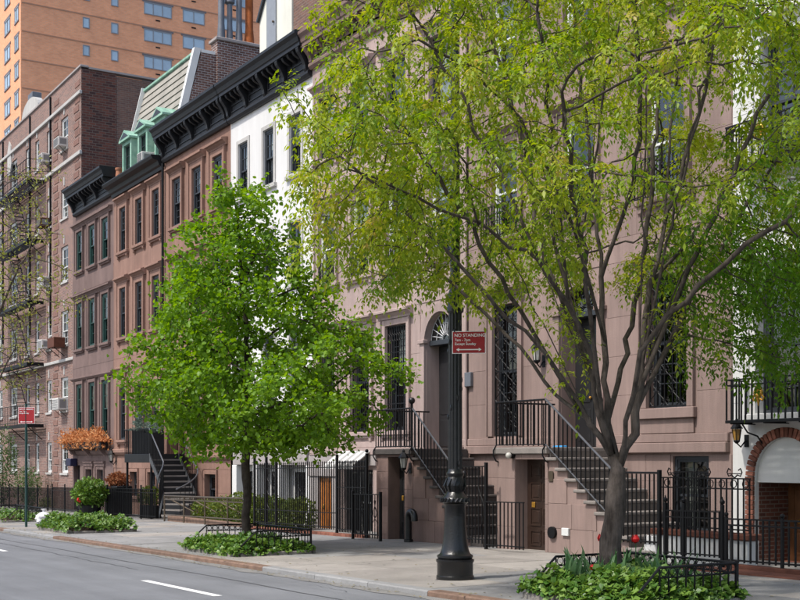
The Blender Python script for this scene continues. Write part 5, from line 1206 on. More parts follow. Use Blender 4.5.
# ------------------------------------------------------------------ street lamp
LX, LY = -13.8, 9.35; g = gz(LX)
t = thing('street_lamp', 'ornate black cast iron street lamp post standing near the kerb', 'street lamp', (LX, LY, g))
MB().lathe([(.255, g-.03), (.262, g+.0), (.262, g+.05), (.25, g+.06), (.25, g+.23), (.265, g+.25), (.265, g+.275), (.235, g+.29)], LX, LY, 32).build('plinth', 'lamp_black', t, smooth=True)
MB().lathe([(.235, g+.292), (.25, g+.31), (.25, g+.335), (.222, g+.35), (.205, g+.37), (.186, g+.43), (.168, g+.53), (.155, g+.68), (.147, g+.85), (.145, g+1.02), (.165, g+1.05)], LX, LY, 32).build('bell_base', 'lamp_black', t, smooth=True)
b = MB().lathe([(.165, g+1.052), (.195, g+1.075), (.2, g+1.1), (.19, g+1.125), (.16, g+1.15), (.135, g+1.18), (.115, g+1.21), (.118, g+1.24), (.135, g+1.27), (.14, g+1.31), (.13, g+1.37), (.108, g+1.42), (.12, g+1.44), (.125, g+1.47), (.105, g+1.5), (.098, g+1.53)], LX, LY, 32)
b.build('urn_collar', 'lamp_black', t, smooth=True)
rp = MB()
for k in range(22):
    a = 2*math.pi*k/22; rp.tube([(LX+.198*math.cos(a), LY+.198*math.sin(a), g+1.075), (LX+.2*math.cos(a+.18), LY+.2*math.sin(a+.18), g+1.125)], .016, 5)
for k in range(10):
    a = 2*math.pi*k/10; rp.tube([(LX+.12*math.cos(a), LY+.12*math.sin(a), g+1.22), (LX+.15*math.cos(a), LY+.15*math.sin(a), g+1.3), (LX+.125*math.cos(a+.25), LY+.125*math.sin(a+.25), g+1.4)], [.01, .022, .008], 5)
rp.build('rope_moulding', 'lamp_black', t, smooth=True)
fl = []; nfl = 48
def fluted(z, r): return [(LX+(r+(.007 if k % 4 < 2 else -.004))*math.cos(2*math.pi*k/nfl), LY+(r+(.007 if k % 4 < 2 else -.004))*math.sin(2*math.pi*k/nfl), z) for k in range(nfl)]
A = fluted(g+1.53, .094); B = fluted(g+3.7, .086); MB().add(A+B, [(k, (k+1) % nfl, nfl+(k+1) % nfl, nfl+k) for k in range(nfl)] + [tuple(range(nfl, 2*nfl))]).build('shaft', 'lamp_black', t)
# vine relief winding up the shaft
v = MB()
for k in range(16):
    a = k*.85; v.ball(LX+.092*math.cos(a), LY+.092*math.sin(a), g+1.6+.13*k, .022, 6, 2.2)
v.build('vine_relief', 'lamp_black', t, smooth=True)
MB().lathe([(.098, g+3.69), (.118, g+3.71), (.122, g+3.76), (.105, g+3.79), (.1, g+3.85), (.115, g+3.87), (.118, g+3.92), (.09, g+3.98), (.07, g+4.05), (.058, g+9.4)], LX, LY, 24).build('capital', 'lamp_black', t, smooth=True)
MB().tube([(LX, LY, g+9.88)] + [(LX+.0, LY-.62+.62*math.cos(a), g+9.9+.62*math.sin(a)*1.1) for a in [k*math.pi/10 for k in range(0, 11)]] + [(LX, LY-1.24, g+9.6)], .045, 10).build('crook_arm', 'lamp_black', t, smooth=True)
MB().lathe([(.05, g+9.62), (.08, g+9.55), (.2, g+9.4), (.22, g+9.3), (.21, g+9.28)], LX, LY-1.24, 20).build('lamp_hood', 'lamp_black', t, smooth=True); MB().lathe([(.19, g+9.278), (.17, g+9.18), (.1, g+9.1), (.01, g+9.07)], LX, LY-1.24, 16).build('globe', 'lamp_glass', t, smooth=True)


def text_mesh(s, size):
    c = bpy.data.curves.new('txt', 'FONT'); c.body = s; c.size = size; c.extrude = .0012; c.offset = size*.012
    o = bpy.data.objects.new('txt', c); C.objects.link(o); bpy.context.view_layer.update()
    me = bpy.data.meshes.new_from_object(o.evaluated_get(bpy.context.evaluated_depsgraph_get())); bpy.data.objects.remove(o); return me
def street_sign(label, loc, face, w=.46, h=.31):
    """red parking sign: plate, white border, lettering, arrow; face = direction it looks (plan angle)"""
    t = thing('parking_sign', label, 'sign', loc); t.rotation_euler = (0, 0, face)
    def L(o): o.location = Vector(o.location); return o
    def pl(b, name, m):
        me, off = b.mesh(name); me.materials.append(MATS[m]); o = bpy.data.objects.new(name, me); C.objects.link(o); o.parent = t; o.location = off; return o
    pl(MB().box(-w/2, w/2, -.003, .003, -h/2, h/2), 'plate', 'sign_white')
    pl(MB().box(-w/2+.009, w/2-.009, -.0045, -.0032, -h/2+.009, h/2-.009), 'red_field', 'sign_red')
    for s, sz, x, z in (('NO STANDING', .062, -w/2+.03, h/2-.078), ('7am - 7pm', .05, -w/2+.035, h/2-.138), ('Except Sunday', .05, -w/2+.035, h/2-.192)):
        me = text_mesh(s, sz); me.materials.append(MATS['sign_white']); o = bpy.data.objects.new('lettering', me); C.objects.link(o); o.parent = t; o.location = (x, -.006, z); o.rotation_euler = (math.pi/2, 0, 0)
    a = MB(); z = -h/2+.055
    a.box(-w*.3, w*.3, -.0062, -.0047, z-.007, z+.007)
    for s in (-1, 1): a.prism_y([(s*w*.38, z), (s*w*.295, z+.024), (s*w*.295, z-.024)], -.0062, -.0047)
    pl(a, 'arrow', 'sign_white')
    for zz in (h/2-.02, -h/2+.02): pl(MB().tube([(-w/2+.06, -.009, zz), (-w/2+.06, .05, zz)], .008, 6), 'bolt', 'steel_sheen_grey')
    return t
# the sign stands edge-on to the post, facing back down the street towards the walker
fx_, fy_ = math.cos(math.radians(58.5)), math.sin(math.radians(58.5))
street_sign('red no standing sign with white lettering fixed to the lamp post', (LX+.205, LY+.09, 3.27), math.radians(52))
t = thing('sign_post', 'thin dark green steel sign post at the kerb beside white rubbish bag', 'post', (-35.6, 9.0, gz(-35.6)))
MB().box(-35.63, -35.57, 8.97, 9.03, gz(-35.6)-.03, gz(-35.6)+3.6).build('post', 'green_frame', t)
street_sign('red parking sign on the thin dark green post', (-35.57, 8.95+.05, 2.95), math.radians(52), .5, .48)
# rubbish bag
b = MB(); rs = random.Random(4); nn = 14; V = []
for i in range(9):
    th = math.pi*i/8
    for k in range(nn):
        a = 2*math.pi*k/nn; rr = .23*math.sin(th)**.8*(1+.2*math.sin(3*a+i*1.7)+.1*math.sin(7*a-i)+rs.uniform(-.14, .14)); V.append((-36.5+rr*math.cos(a)*1.15, 9.75+rr*math.sin(a), gz(-36.5)+.2-.2*math.cos(th)+(.02 if i == 8 else 0)))
b.add(V, [(i*nn+k, i*nn+(k+1) % nn, (i+1)*nn+(k+1) % nn, (i+1)*nn+k) for i in range(8) for k in range(nn)])
t = thing('rubbish_bag', 'tied white plastic rubbish bag on the pavement by sign post', 'rubbish bag', (-36.5, 9.75, gz(-36.5))); b.build('bag', 'bag_white', t)
MB().lathe([(.05, gz(-36.5)+.39), (.03, gz(-36.5)+.43), (.09, gz(-36.5)+.5)], -36.5, 9.75, 8).build('knot', 'bag_white', t)
# ------------------------------------------------------------------ plants
T_HEART = (np.array([(0,0,0),(0,.5,-.05),(0,1.06,.0),(-.36,.06,.07),(-.50,.42,.10),(-.27,.8,.05),(.36,.06,.07),(.50,.42,.10),(.27,.8,.05)]) * (1,1,1),
           np.array([(0,1,3),(3,1,4),(4,1,5),(5,1,2),(0,6,1),(6,7,1),(7,8,1),(8,2,1)]))
T_LANCE = (np.array([(0,0,0),(-.23,.42,.05),(0,1,-.05),(.23,.42,.05)]), np.array([(0,2,1),(0,3,2)]))
T_IVY = (np.array([(0,0,0),(-.52,.05,.08),(-.22,.38,.03),(-.5,.68,.07),(0,1.1,-.08),(.5,.68,.07),(.22,.38,.03),(.52,.05,.08)]),
         np.array([(0,4,3),(0,3,2),(0,2,1),(0,5,4),(0,6,5),(0,7,6)]))
T_STRAP = (np.array([(-.04,0,0),(.04,0,0),(-.06,.45,.06),(.06,.45,.06),(-.03,.85,-.05),(.03,.85,-.05),(0,1.05,-.2)]),
           np.array([(0,1,3),(0,3,2),(2,3,5),(2,5,4),(4,5,6)]))
T_NEEDLE = (np.array([(-.05,0,0),(.05,0,0),(0,1,0)]), np.array([(0,1,2)]))
def leaves(name, P, D, N, size, tmpl, rnd):
    """many leaves as one mesh: base points P, axes D, rough normals N"""
    TV, TF = tmpl; n = len(P)
    D = D/np.linalg.norm(D, axis=1, keepdims=True); X = np.cross(D, N); X /= np.maximum(1e-6, np.linalg.norm(X, axis=1, keepdims=True)); Z = np.cross(X, D)
    V = P[:,None,:] + size[:,None,None]*(TV[None,:,0,None]*X[:,None,:] + TV[None,:,1,None]*D[:,None,:] + TV[None,:,2,None]*Z[:,None,:])
    F = (TF[None] + (np.arange(n)*len(TV))[:,None,None]).reshape(-1, 3)
    return np_mesh(name, V.reshape(-1, 3), F, np.repeat(np.clip(rnd, 0, 1), len(TV)))
def rdir(n, rng): v = rng.normal(size=(n,3)); return v/np.linalg.norm(v, axis=1, keepdims=True)

def grow(limbs, att, step=.16, infl=1.4, kill=.28, iters=70, rng=RNG, sag=-.03):
    """space colonisation from traced limbs to the attraction points"""
    nodes = []; par = []
    for L in limbs:
        pts = [Vector(p) for p in L]; prev = -1
        if nodes:
            d = [(Vector(q)-pts[0]).length_squared for q in nodes]; prev = int(np.argmin(d))
        for i in range(len(pts)-1):
            seg = pts[i+1]-pts[i]; k = max(1, int(seg.length/(step*1.3)))
            for j in range(k + (1 if i == len(pts)-2 else 0)):
                p = pts[i] + seg*(j/k)
                if prev >= 0 and (Vector(nodes[prev])-p).length < .03: continue
                w = .02*min(1, i)
                nodes.append((p.x + rng.normal()*w, p.y + rng.normal()*w, p.z + rng.normal()*w)); par.append(prev); prev = len(nodes)-1
    nd = np.array(nodes); A = att.copy()
    D = ((A[:,None]-nd[None])**2).sum(2); best = D.argmin(1); bd = np.sqrt(D.min(1))
    nodes = list(map(tuple, nodes))
    for it in range(iters):
        m = bd < infl
        if not m.any(): break
        acc = {}
        for a, b in zip(A[m], best[m]):
            v = a-np.array(nodes[b]); v /= max(1e-6, np.linalg.norm(v)); acc[b] = acc.get(b, 0) + v
        new = []
        for b, v in acc.items():
            v = v/max(1e-6, np.linalg.norm(v)) + rng.normal(size=3)*.18 + (0,0,sag); v /= np.linalg.norm(v)
            nodes.append(tuple(np.array(nodes[b]) + v*step)); par.append(b); new.append(len(nodes)-1)
        nn = np.array([nodes[i] for i in new]); D = np.sqrt(((A[:,None]-nn[None])**2).sum(2)); mi = D.argmin(1); md = D.min(1)
        up = md < bd; best[up] = np.array(new)[mi[up]]; bd[up] = md[up]
        keep = bd > kill; A, best, bd = A[keep], best[keep], bd[keep]
        if len(A) == 0: break
    return np.array(nodes), np.array(par)
def radii(nodes, par, r0=.006, p=2.35):
    n = len(nodes); r = np.zeros(n); ch = [[] for _ in range(n)]
    for i, q in enumerate(par):
        if q >= 0: ch[q].append(i)
    # parents always come before children in the list
    acc = np.zeros(n)
    for i in range(n-1, -1, -1):
        if not ch[i]: acc[i] = r0**p
        if par[i] >= 0: acc[par[i]] += acc[i]
    return acc**(1/p), ch
def wood(name, nodes, par, r, ch, m, parent, maxr=None, flare=None):
    V = []; F = []; done = np.zeros(len(nodes), bool)
    starts = [i for i in range(len(nodes)) if par[i] < 0]; stack = [(s, -1) for s in starts]
    while stack:
        s, p = stack.pop(); chain = ([p] if p >= 0 else []) + [s]; i = s
        while ch[i]:
            c = sorted(ch[i], key=lambda k: -r[k]); stack += [(k, i) for k in c[1:]]; i = c[0]; chain.append(i)
        pts = nodes[chain]; rr = r[chain].copy()
        if p >= 0: rr[0] = min(rr[0], rr[1]*1.25)
        n = 10 if rr.max() > .05 else (6 if rr.max() > .018 else 4)
        if len(pts) < 2: continue
        base = len(V); up = None
        for k in range(len(pts)):
            t = pts[min(k+1, len(pts)-1)] - pts[max(k-1, 0)]; t = t/max(1e-9, np.linalg.norm(t))
            if up is None: up = np.array((0,0,1.)) if abs(t[2]) < .9 else np.array((1.,0,0))
            a = np.cross(t, up); a /= max(1e-9, np.linalg.norm(a)); b = np.cross(a, t); up = b
            for q in range(n):
                an = 2*math.pi*q/n; f = rr[k]*(1 + (.05*math.sin(3*an + 5*pts[k][2]) if n == 10 else 0)); V.append(pts[k] + (a*math.cos(an) + b*math.sin(an))*f)
        for k in range(len(pts)-1):
            for q in range(n): F.append((base+k*n+q, base+k*n+(q+1) % n, base+(k+1)*n+(q+1) % n, base+(k+1)*n+q))
    V = np.array(V); o = V[0].copy(); o = nodes[starts[0]]
    me = np_mesh(name, V - o, np.array(F), smooth=True)
    return put(name, me, m, parent, tuple(o))
def clumps(n, per, rad, sampler, rng=RNG, flat=.6):
    out = []
    while len(out) < n:
        p = sampler(rng)
        if p is not None: out.append(p)
    out = np.array(out); q = np.repeat(out, per, 0) + rng.normal(size=(n*per, 3))*np.array((rad, rad, rad*flat)); return q
def foliage(name, m, parent, nodes, par, r, ch, thin, per, size, tmpl, spread, droop, rng=RNG, painted_tone=None, keep=1.0, org=(0,0,0)):
    idx = np.where(r < thin)[0]; idx = idx[rng.random(len(idx)) < keep]
    P = np.repeat(nodes[idx], per, 0); n = len(P)
    pd = nodes[idx] - nodes[np.maximum(par[idx], 0)]; pd = np.repeat(pd/np.maximum(1e-6, np.linalg.norm(pd, axis=1, keepdims=True)), per, 0)
    P = P + rng.normal(size=(n,3))*spread
    D = pd*.55 + rdir(n, rng)*.9 + np.array((0,0,-droop)); N = np.array((0,0,1.)) + rdir(n, rng)*.75
    rn = np.repeat(rng.random(len(idx)), per)*.45 + rng.random(n)*.45 + .05
    if painted_tone is not None: rn = rn + painted_tone(P)
    sz = size*(.65 + .6*rng.random(n))
    o = np.array(org); me = leaves(name, P-o, D, N, sz, tmpl, rn)
    return kind(put(name, me, m, parent, org), 'stuff')

def sprays(name, m, parent, nodes, par, r, thin, per, nl, rl, size, rng=RNG, painted_tone=None, org=(0,0,0)):
    """compound leaves: drooping stalks, each with paired leaflets and one at the tip"""
    idx = np.where(r < thin)[0]; n = len(idx)*per
    P = np.repeat(nodes[idx], per, 0) + rng.normal(size=(n,3))*.03
    pd = nodes[idx] - nodes[np.maximum(par[idx], 0)]; pd = np.repeat(pd/np.maximum(1e-6, np.linalg.norm(pd, axis=1, keepdims=True)), per, 0)
    A = pd*.6 + rdir(n, rng)*.95 + np.array((0,0,-.15)); A /= np.linalg.norm(A, axis=1, keepdims=True)
    S = np.cross(A, np.array((0,0,1.))) + rdir(n, rng)*.25; S /= np.maximum(1e-6, np.linalg.norm(S, axis=1, keepdims=True))
    Ls = rl*(.6 + .7*rng.random(n)); base = np.repeat(rng.random(len(idx))**1.2, per)*.5 + rng.random(n)*.3 - .04
    PP, DD, NN, SZ, RR = [], [], [], [], []
    for k in range(nl):
        t = (k//2 + 1)/(nl//2 + 1); sd = 0 if k == nl-1 else (1 if k % 2 else -1); t = 1.0 if sd == 0 else t
        p = P + A*(Ls*t)[:,None] + np.array((0,0,-1.))*(Ls*.45*t*t)[:,None] + rng.normal(size=(n,3))*.008
        d = A*.55 + S*sd*.9 + np.array((0,0,-.45-.35*t)) + rng.normal(size=(n,3))*.18
        PP.append(p); DD.append(d); NN.append(np.array((0,0,1.)) + A*.35 + rdir(n, rng)*.4); SZ.append(size*(.45+.85*rng.random(n))*(1.15 if sd == 0 else 1)); RR.append(base + .25*rng.random(n))
    P = np.concatenate(PP); rn = np.concatenate(RR)
    if painted_tone is not None: rn = rn + painted_tone(P)
    print('sprays', n, 'leaflets', len(P))
    me = leaves(name, P-np.array(org), np.concatenate(DD), np.concatenate(NN), np.concatenate(SZ), T_LANCE, rn)
    return kind(put(name, me, m, parent, org), 'stuff')
# ---- the small round tree (linden)
TX, TY = -21.7, 9.75; g = gz(TX)
tr = thing('street_tree', 'small street tree with dense bright green heart shaped leaves in ivy bed', 'tree', (TX, TY, g))
prof_z = [1.75, 2.1, 2.6, 3.1, 3.7, 4.4, 5.1, 5.8, 6.4, 6.9, 7.25]; prof_r = [.85, 1.85, 2.4, 2.55, 2.35, 2.0, 1.6, 1.12, .72, .36, .1]
def s_lin(rng):
    z = rng.uniform(1.8, 7.2); R = np.interp(z, prof_z, prof_r); a = rng.uniform(0, 2*math.pi); q = rng.random()**.42*R
    if rng.random() > R/2.55: return None
    # a little lopsided: lower limbs reach further towards +x+y (the picture's right), top leans back
    x, y = q*math.cos(a), q*math.sin(a); s = .38*max(0, 1-(z-1.8)/3.0) if x*.52+y*.85 > 0 else -.12
    k = 1 + s
    return (TX + x*k - .05, TY + y*k - .1*max(0, z-4), z)
att = np.concatenate([clumps(250, 7, .2, s_lin), clumps(34, 5, .12, lambda rng: (lambda q: None if q is None else (TX+(q[0]-TX)*1.14, TY+(q[1]-TY)*1.14, q[2]+.1))(s_lin(rng)))])
lim = [[(TX, TY, g-.05), (TX+.01, TY, .6), (TX-.01, TY+.02, 1.3), (TX+.02, TY, 2.0), (TX, TY+.01, 3.0), (TX-.03, TY, 4.2), (TX-.05, TY-.1, 5.4), (TX-.08, TY-.2, 6.8)]]
for k in range(15):
    a = k*2.4; z = 1.7 + .26*k; R = np.interp(z+.5, prof_z, prof_r)*.62
    lim.append([(TX, TY, z), (TX+R*.5*math.cos(a), TY+R*.5*math.sin(a), z+.32), (TX+R*math.cos(a), TY+R*math.sin(a), z+.5)])
nd, pa = grow(lim, att, .15, 1.2, .2, 50)
r, ch = radii(nd, pa, .0055, 2.3); r = np.minimum(r, .115); r[:4] *= np.array((1.3, 1.12, 1.05, 1.0))
wood('trunk', nd, pa, r, ch, 'bark_dark', tr)
foliage('crown', 'leaf_linden', tr, nd, pa, r, ch, .0135, 18, .078, T_HEART, .105, .55, org=(TX, TY, 2))

# ---- the large vase shaped tree
BX, BY = -10.85, 9.6; g = gz(BX)
tr = thing('street_tree', 'large spreading street tree with many dark limbs and loose yellow green leaves', 'tree', (BX, BY, g))
L = [[(-10.85,9.6,g-.05),(-10.86,9.59,.7),(-10.84,9.62,1.17),(-10.82,9.65,1.55)],
 [(-10.85,9.6,1.71),(-10.91,9.31,2.12),(-10.94,8.88,2.64),(-10.99,8.41,3.14),(-11.01,7.8,3.56)],
 [(-10.84,9.62,1.63),(-10.85,9.41,2.24),(-10.82,9.27,2.76),(-10.73,8.83,3.49),(-10.74,8.44,3.89),(-10.78,7.61,4.22),(-10.97,6.72,4.54),(-11.19,6.17,4.74)],
 [(-10.82,9.65,1.59),(-10.95,9.63,2.13),(-11.04,9.67,2.86),(-11.23,9.75,3.89),(-11.41,9.84,4.75),(-11.62,9.88,5.79),(-11.86,9.87,6.74),(-11.97,9.88,8.05)],
 [(-10.8,9.68,1.59),(-10.73,9.8,2.01),(-10.73,9.98,2.85),(-10.84,10.2,3.8),(-10.8,10.44,4.5),(-10.79,10.65,5.13),(-10.81,11.01,6.02),(-10.85,11.32,6.96),(-10.83,11.55,8.27)],
 [(-10.8,9.68,1.53),(-10.52,9.56,2.12),(-10.23,9.47,2.9),(-9.93,9.57,3.28),(-9.58,9.76,3.58),(-9.18,10.03,3.99),(-8.73,10.38,4.38)],
 [(-10.92,9.48,2.36),(-11.47,9.55,3.25),(-11.98,9.48,4.18),(-12.39,9.57,5.15),(-12.74,9.58,6.28),(-13.0,9.53,7.41)],
 [(-11.05,9.66,3.1),(-10.74,9.02,4.08),(-10.5,8.45,4.77),(-10.38,7.88,5.32),(-10.33,7.19,5.73),(-10.44,6.63,5.98)],
 [(-10.77,9.73,1.71),(-10.88,10.32,2.14),(-10.95,10.97,2.65),(-10.9,11.63,3.12),(-10.63,12.44,3.47)],
 [(-11.1,9.76,2.14),(-11.47,10.31,2.79),(-11.8,10.92,3.88),(-12.1,11.39,5.17),(-12.25,11.71,6.62),(-12.29,11.84,8.04)],
 [(-11.23,9.75,3.89),(-10.79,9.7,4.5),(-10.23,9.47,5.29),(-9.85,9.12,6.04),(-9.76,8.89,6.94)],
 [(-10.84,10.2,3.8),(-10.95,11.16,4.56),(-10.97,12.08,5.44),(-10.9,12.96,6.2)],
 [(-10.91,9.31,2.12),(-11.52,9.28,2.44),(-12.14,9.22,3.04),(-12.72,8.85,3.71),(-13.22,8.41,4.39)]]
FAN = [[(-10.9, 9.53, 2.01), (-11.22, 8.29, 3.4), (-11.44, 7.2, 4.3), (-11.6, 6.33, 4.95)],
 [(-10.9, 9.53, 2.01), (-11.33, 8.56, 3.83), (-11.69, 7.7, 5.06), (-11.98, 7.0, 5.98)],
 [(-10.9, 9.53, 2.01), (-11.11, 8.65, 4.13), (-11.27, 7.87, 5.51), (-11.38, 7.23, 6.54)],
 [(-10.9, 9.53, 2.01), (-11.28, 9.07, 4.49), (-11.64, 8.65, 6.22), (-11.95, 8.31, 7.58)],
 [(-10.9, 9.53, 2.01), (-11.2, 9.26, 3.95), (-11.49, 9.03, 5.32), (-11.74, 8.83, 6.4)],
 [(-10.9, 9.53, 2.01), (-10.49, 8.78, 4.22), (-10.05, 8.09, 5.53), (-9.65, 7.52, 6.41)],
 [(-10.85, 9.6, 2.13), (-10.34, 8.86, 3.76), (-9.81, 8.16, 4.71), (-9.34, 7.59, 5.33)],
 [(-10.85, 9.6, 2.13), (-11.25, 9.82, 4.35), (-11.64, 10.04, 6.0), (-11.98, 10.22, 7.35)],
 [(-10.85, 9.6, 2.13), (-10.49, 9.36, 4.39), (-10.13, 9.1, 5.83), (-9.82, 8.88, 6.85)],
 [(-10.85, 9.6, 2.13), (-10.41, 9.41, 3.97), (-9.97, 9.2, 5.13), (-9.61, 9.01, 5.95)],
 [(-10.81, 9.66, 2.19), (-11.17, 10.4, 4.71), (-11.54, 11.14, 6.65), (-11.84, 11.78, 8.29)],
 [(-10.81, 9.66, 2.19), (-10.51, 9.94, 4.12), (-10.23, 10.18, 5.42), (-9.99, 10.37, 6.41)],
 [(-10.81, 9.66, 2.19), (-10.83, 10.49, 3.89), (-10.87, 11.3, 5.15), (-10.89, 11.99, 6.19)],
 [(-10.75, 9.77, 2.07), (-10.3, 10.29, 4.0), (-9.9, 10.75, 5.31), (-9.57, 11.12, 6.31)],
 [(-10.81, 9.66, 2.19), (-10.65, 10.22, 3.46), (-10.5, 10.73, 4.36), (-10.38, 11.16, 5.08)],
 [(-10.9, 9.53, 2.01), (-10.76, 8.59, 3.43), (-10.56, 7.75, 4.29), (-10.36, 7.08, 4.89)],
 [(-10.9, 9.53, 2.01), (-11.25, 9.22, 3.25), (-11.58, 8.93, 4.13), (-11.87, 8.7, 4.83)],
 [(-10.81, 9.66, 2.19), (-11.02, 10.29, 3.78), (-11.22, 10.9, 4.98), (-11.4, 11.43, 5.96)],
 [(-10.9, 9.53, 2.01), (-11.18, 8.76, 3.7), (-11.42, 8.07, 4.83), (-11.61, 7.51, 5.68)],
 [(-10.75, 9.77, 2.07), (-10.61, 10.57, 3.58), (-10.5, 11.33, 4.67), (-10.4, 11.99, 5.56)]]
MAIN = [Vector(q[i]).lerp(Vector(q[i+1]), k/4) for q in (L[1], L[2], L[3], L[4], L[5], L[6], L[7], L[9], L[12]) for i in range(len(q)-1) for k in range(4)]
MAIN = [v for v in MAIN if 2.0 < v.z < 4.4]; F0 = Vector((-10.85, 9.62, 1.7))
def start_for(t):      # the point of a main limb that lies best on the way from the fork to the target
    d = (Vector(t)-F0).normalized(); return min(MAIN, key=lambda v: ((v-F0)-d*(v-F0).dot(d)).length - .22*(v.z-2.0))
NF = []
for q in FAN:
    s = start_for(q[3]); e = Vector(q[3]); m1 = s.lerp(e, .35) + Vector((0, 0, .10)); m2 = s.lerp(e, .7) + Vector((0, 0, .10)); NF.append([tuple(s), tuple(m1), tuple(m2), tuple(e)])
L = L[:8] + L[9:] + NF
def s_big(rng):
    a = rng.uniform(0, 2*math.pi); el = math.radians(rng.uniform(16, 90)); 
    if rng.random() > math.cos(el)*.85 + .15: return None
    R = 4.0 + 1.7*math.sin(el)**2; u = rng.uniform(.56, 1.0)**.6 * (1 + .08*math.sin(3*a+1) + .07*math.sin(5*a)*math.cos(4*el))
    if math.cos(a)*.52 + math.sin(a)*.85 < -.2: u *= .83 + .09*min(1, max(0, (math.degrees(el)-15)/18))
    return (BX + R*u*math.cos(el)*math.cos(a), BY + R*u*math.cos(el)*math.sin(a), 3.25 + R*u*math.sin(el))
att = clumps(500, 7, .2, s_big)
def s_at(c, R):
    def f(rng): v = rdir(1, rng)[0]*rng.random()**.5; return (c[0]+v[0]*R, c[1]+v[1]*R, c[2]+v[2]*R*.8)
    return f
att = np.concatenate([att, clumps(120, 6, .2, s_at((-9.85, 11.25, 3.75), 1.45)), clumps(22, 6, .2, s_at((-11.8, 7.5, 4.0), .8)), clumps(14, 6, .2, s_at((-12.05, 6.75, 4.3), .7))])
nd, pa = grow(L, att, .17, 1.5, .24, 60, sag=-.02)
r, ch = radii(nd, pa, .0052, 2.4); r = np.minimum(r, .085); nt = int((nd[:60,2] < 1.5).sum()); r[:nt] = np.maximum(r[:nt], np.interp(nd[:nt,2], [g, .35, 1.0, 1.5], [.175, .135, .122, .135]))
wood('trunk', nd, pa, r, ch, 'bark', tr)
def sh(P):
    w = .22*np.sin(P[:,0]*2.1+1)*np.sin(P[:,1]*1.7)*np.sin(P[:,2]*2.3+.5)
    low = np.clip((5.4-P[:,2])*.35, 0, .55)*((P[:,0]-BX)*.52+(P[:,1]-BY)*.85 > .8)  # low leaves on the right shift to darker greens
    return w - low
sprays('crown', 'leaf_big', tr, nd, pa, r, .0100, 6, 9, .24, .068, painted_tone=sh, org=(BX, BY, 2))

# ---- far left sparse tree
FX, FY = -41.2, 8.95; g = gz(FX)
tr = thing('street_tree', 'sparse young street tree with pale yellow leaves before the brick apartment building', 'tree', (FX, FY, g))
def s_far(rng):
    v = rdir(1, rng)[0]*rng.random()**.45; return (FX+1.2+v[0]*3.0, FY+.5+v[1]*2.4, 7.6+v[2]*4.6)
att = clumps(120, 5, .25, s_far)
nd, pa = grow([[(FX, FY, g-.05), (FX, FY, 2), (FX+.1, FY, 4), (FX+.3, FY+.1, 7), (FX+.6, FY+.1, 10.5)], [(FX, FY, 2.8), (FX+1, FY+.3, 4.2), (FX+2, FY+.6, 5.2)], [(FX+.2, FY, 5), (FX+1.4, FY+.4, 6.8), (FX+2.2, FY+.6, 7.6)]], att, .25, 2.4, .35, 50)
r, ch = radii(nd, pa, .008, 2.4); r = np.minimum(r, .12)
wood('trunk', nd, pa, r, ch, 'bark', tr)
foliage('crown', 'leaf_far', tr, nd, pa, r, ch, .02, 6, .12, T_LANCE, .13, .5, org=(FX, FY, 4))

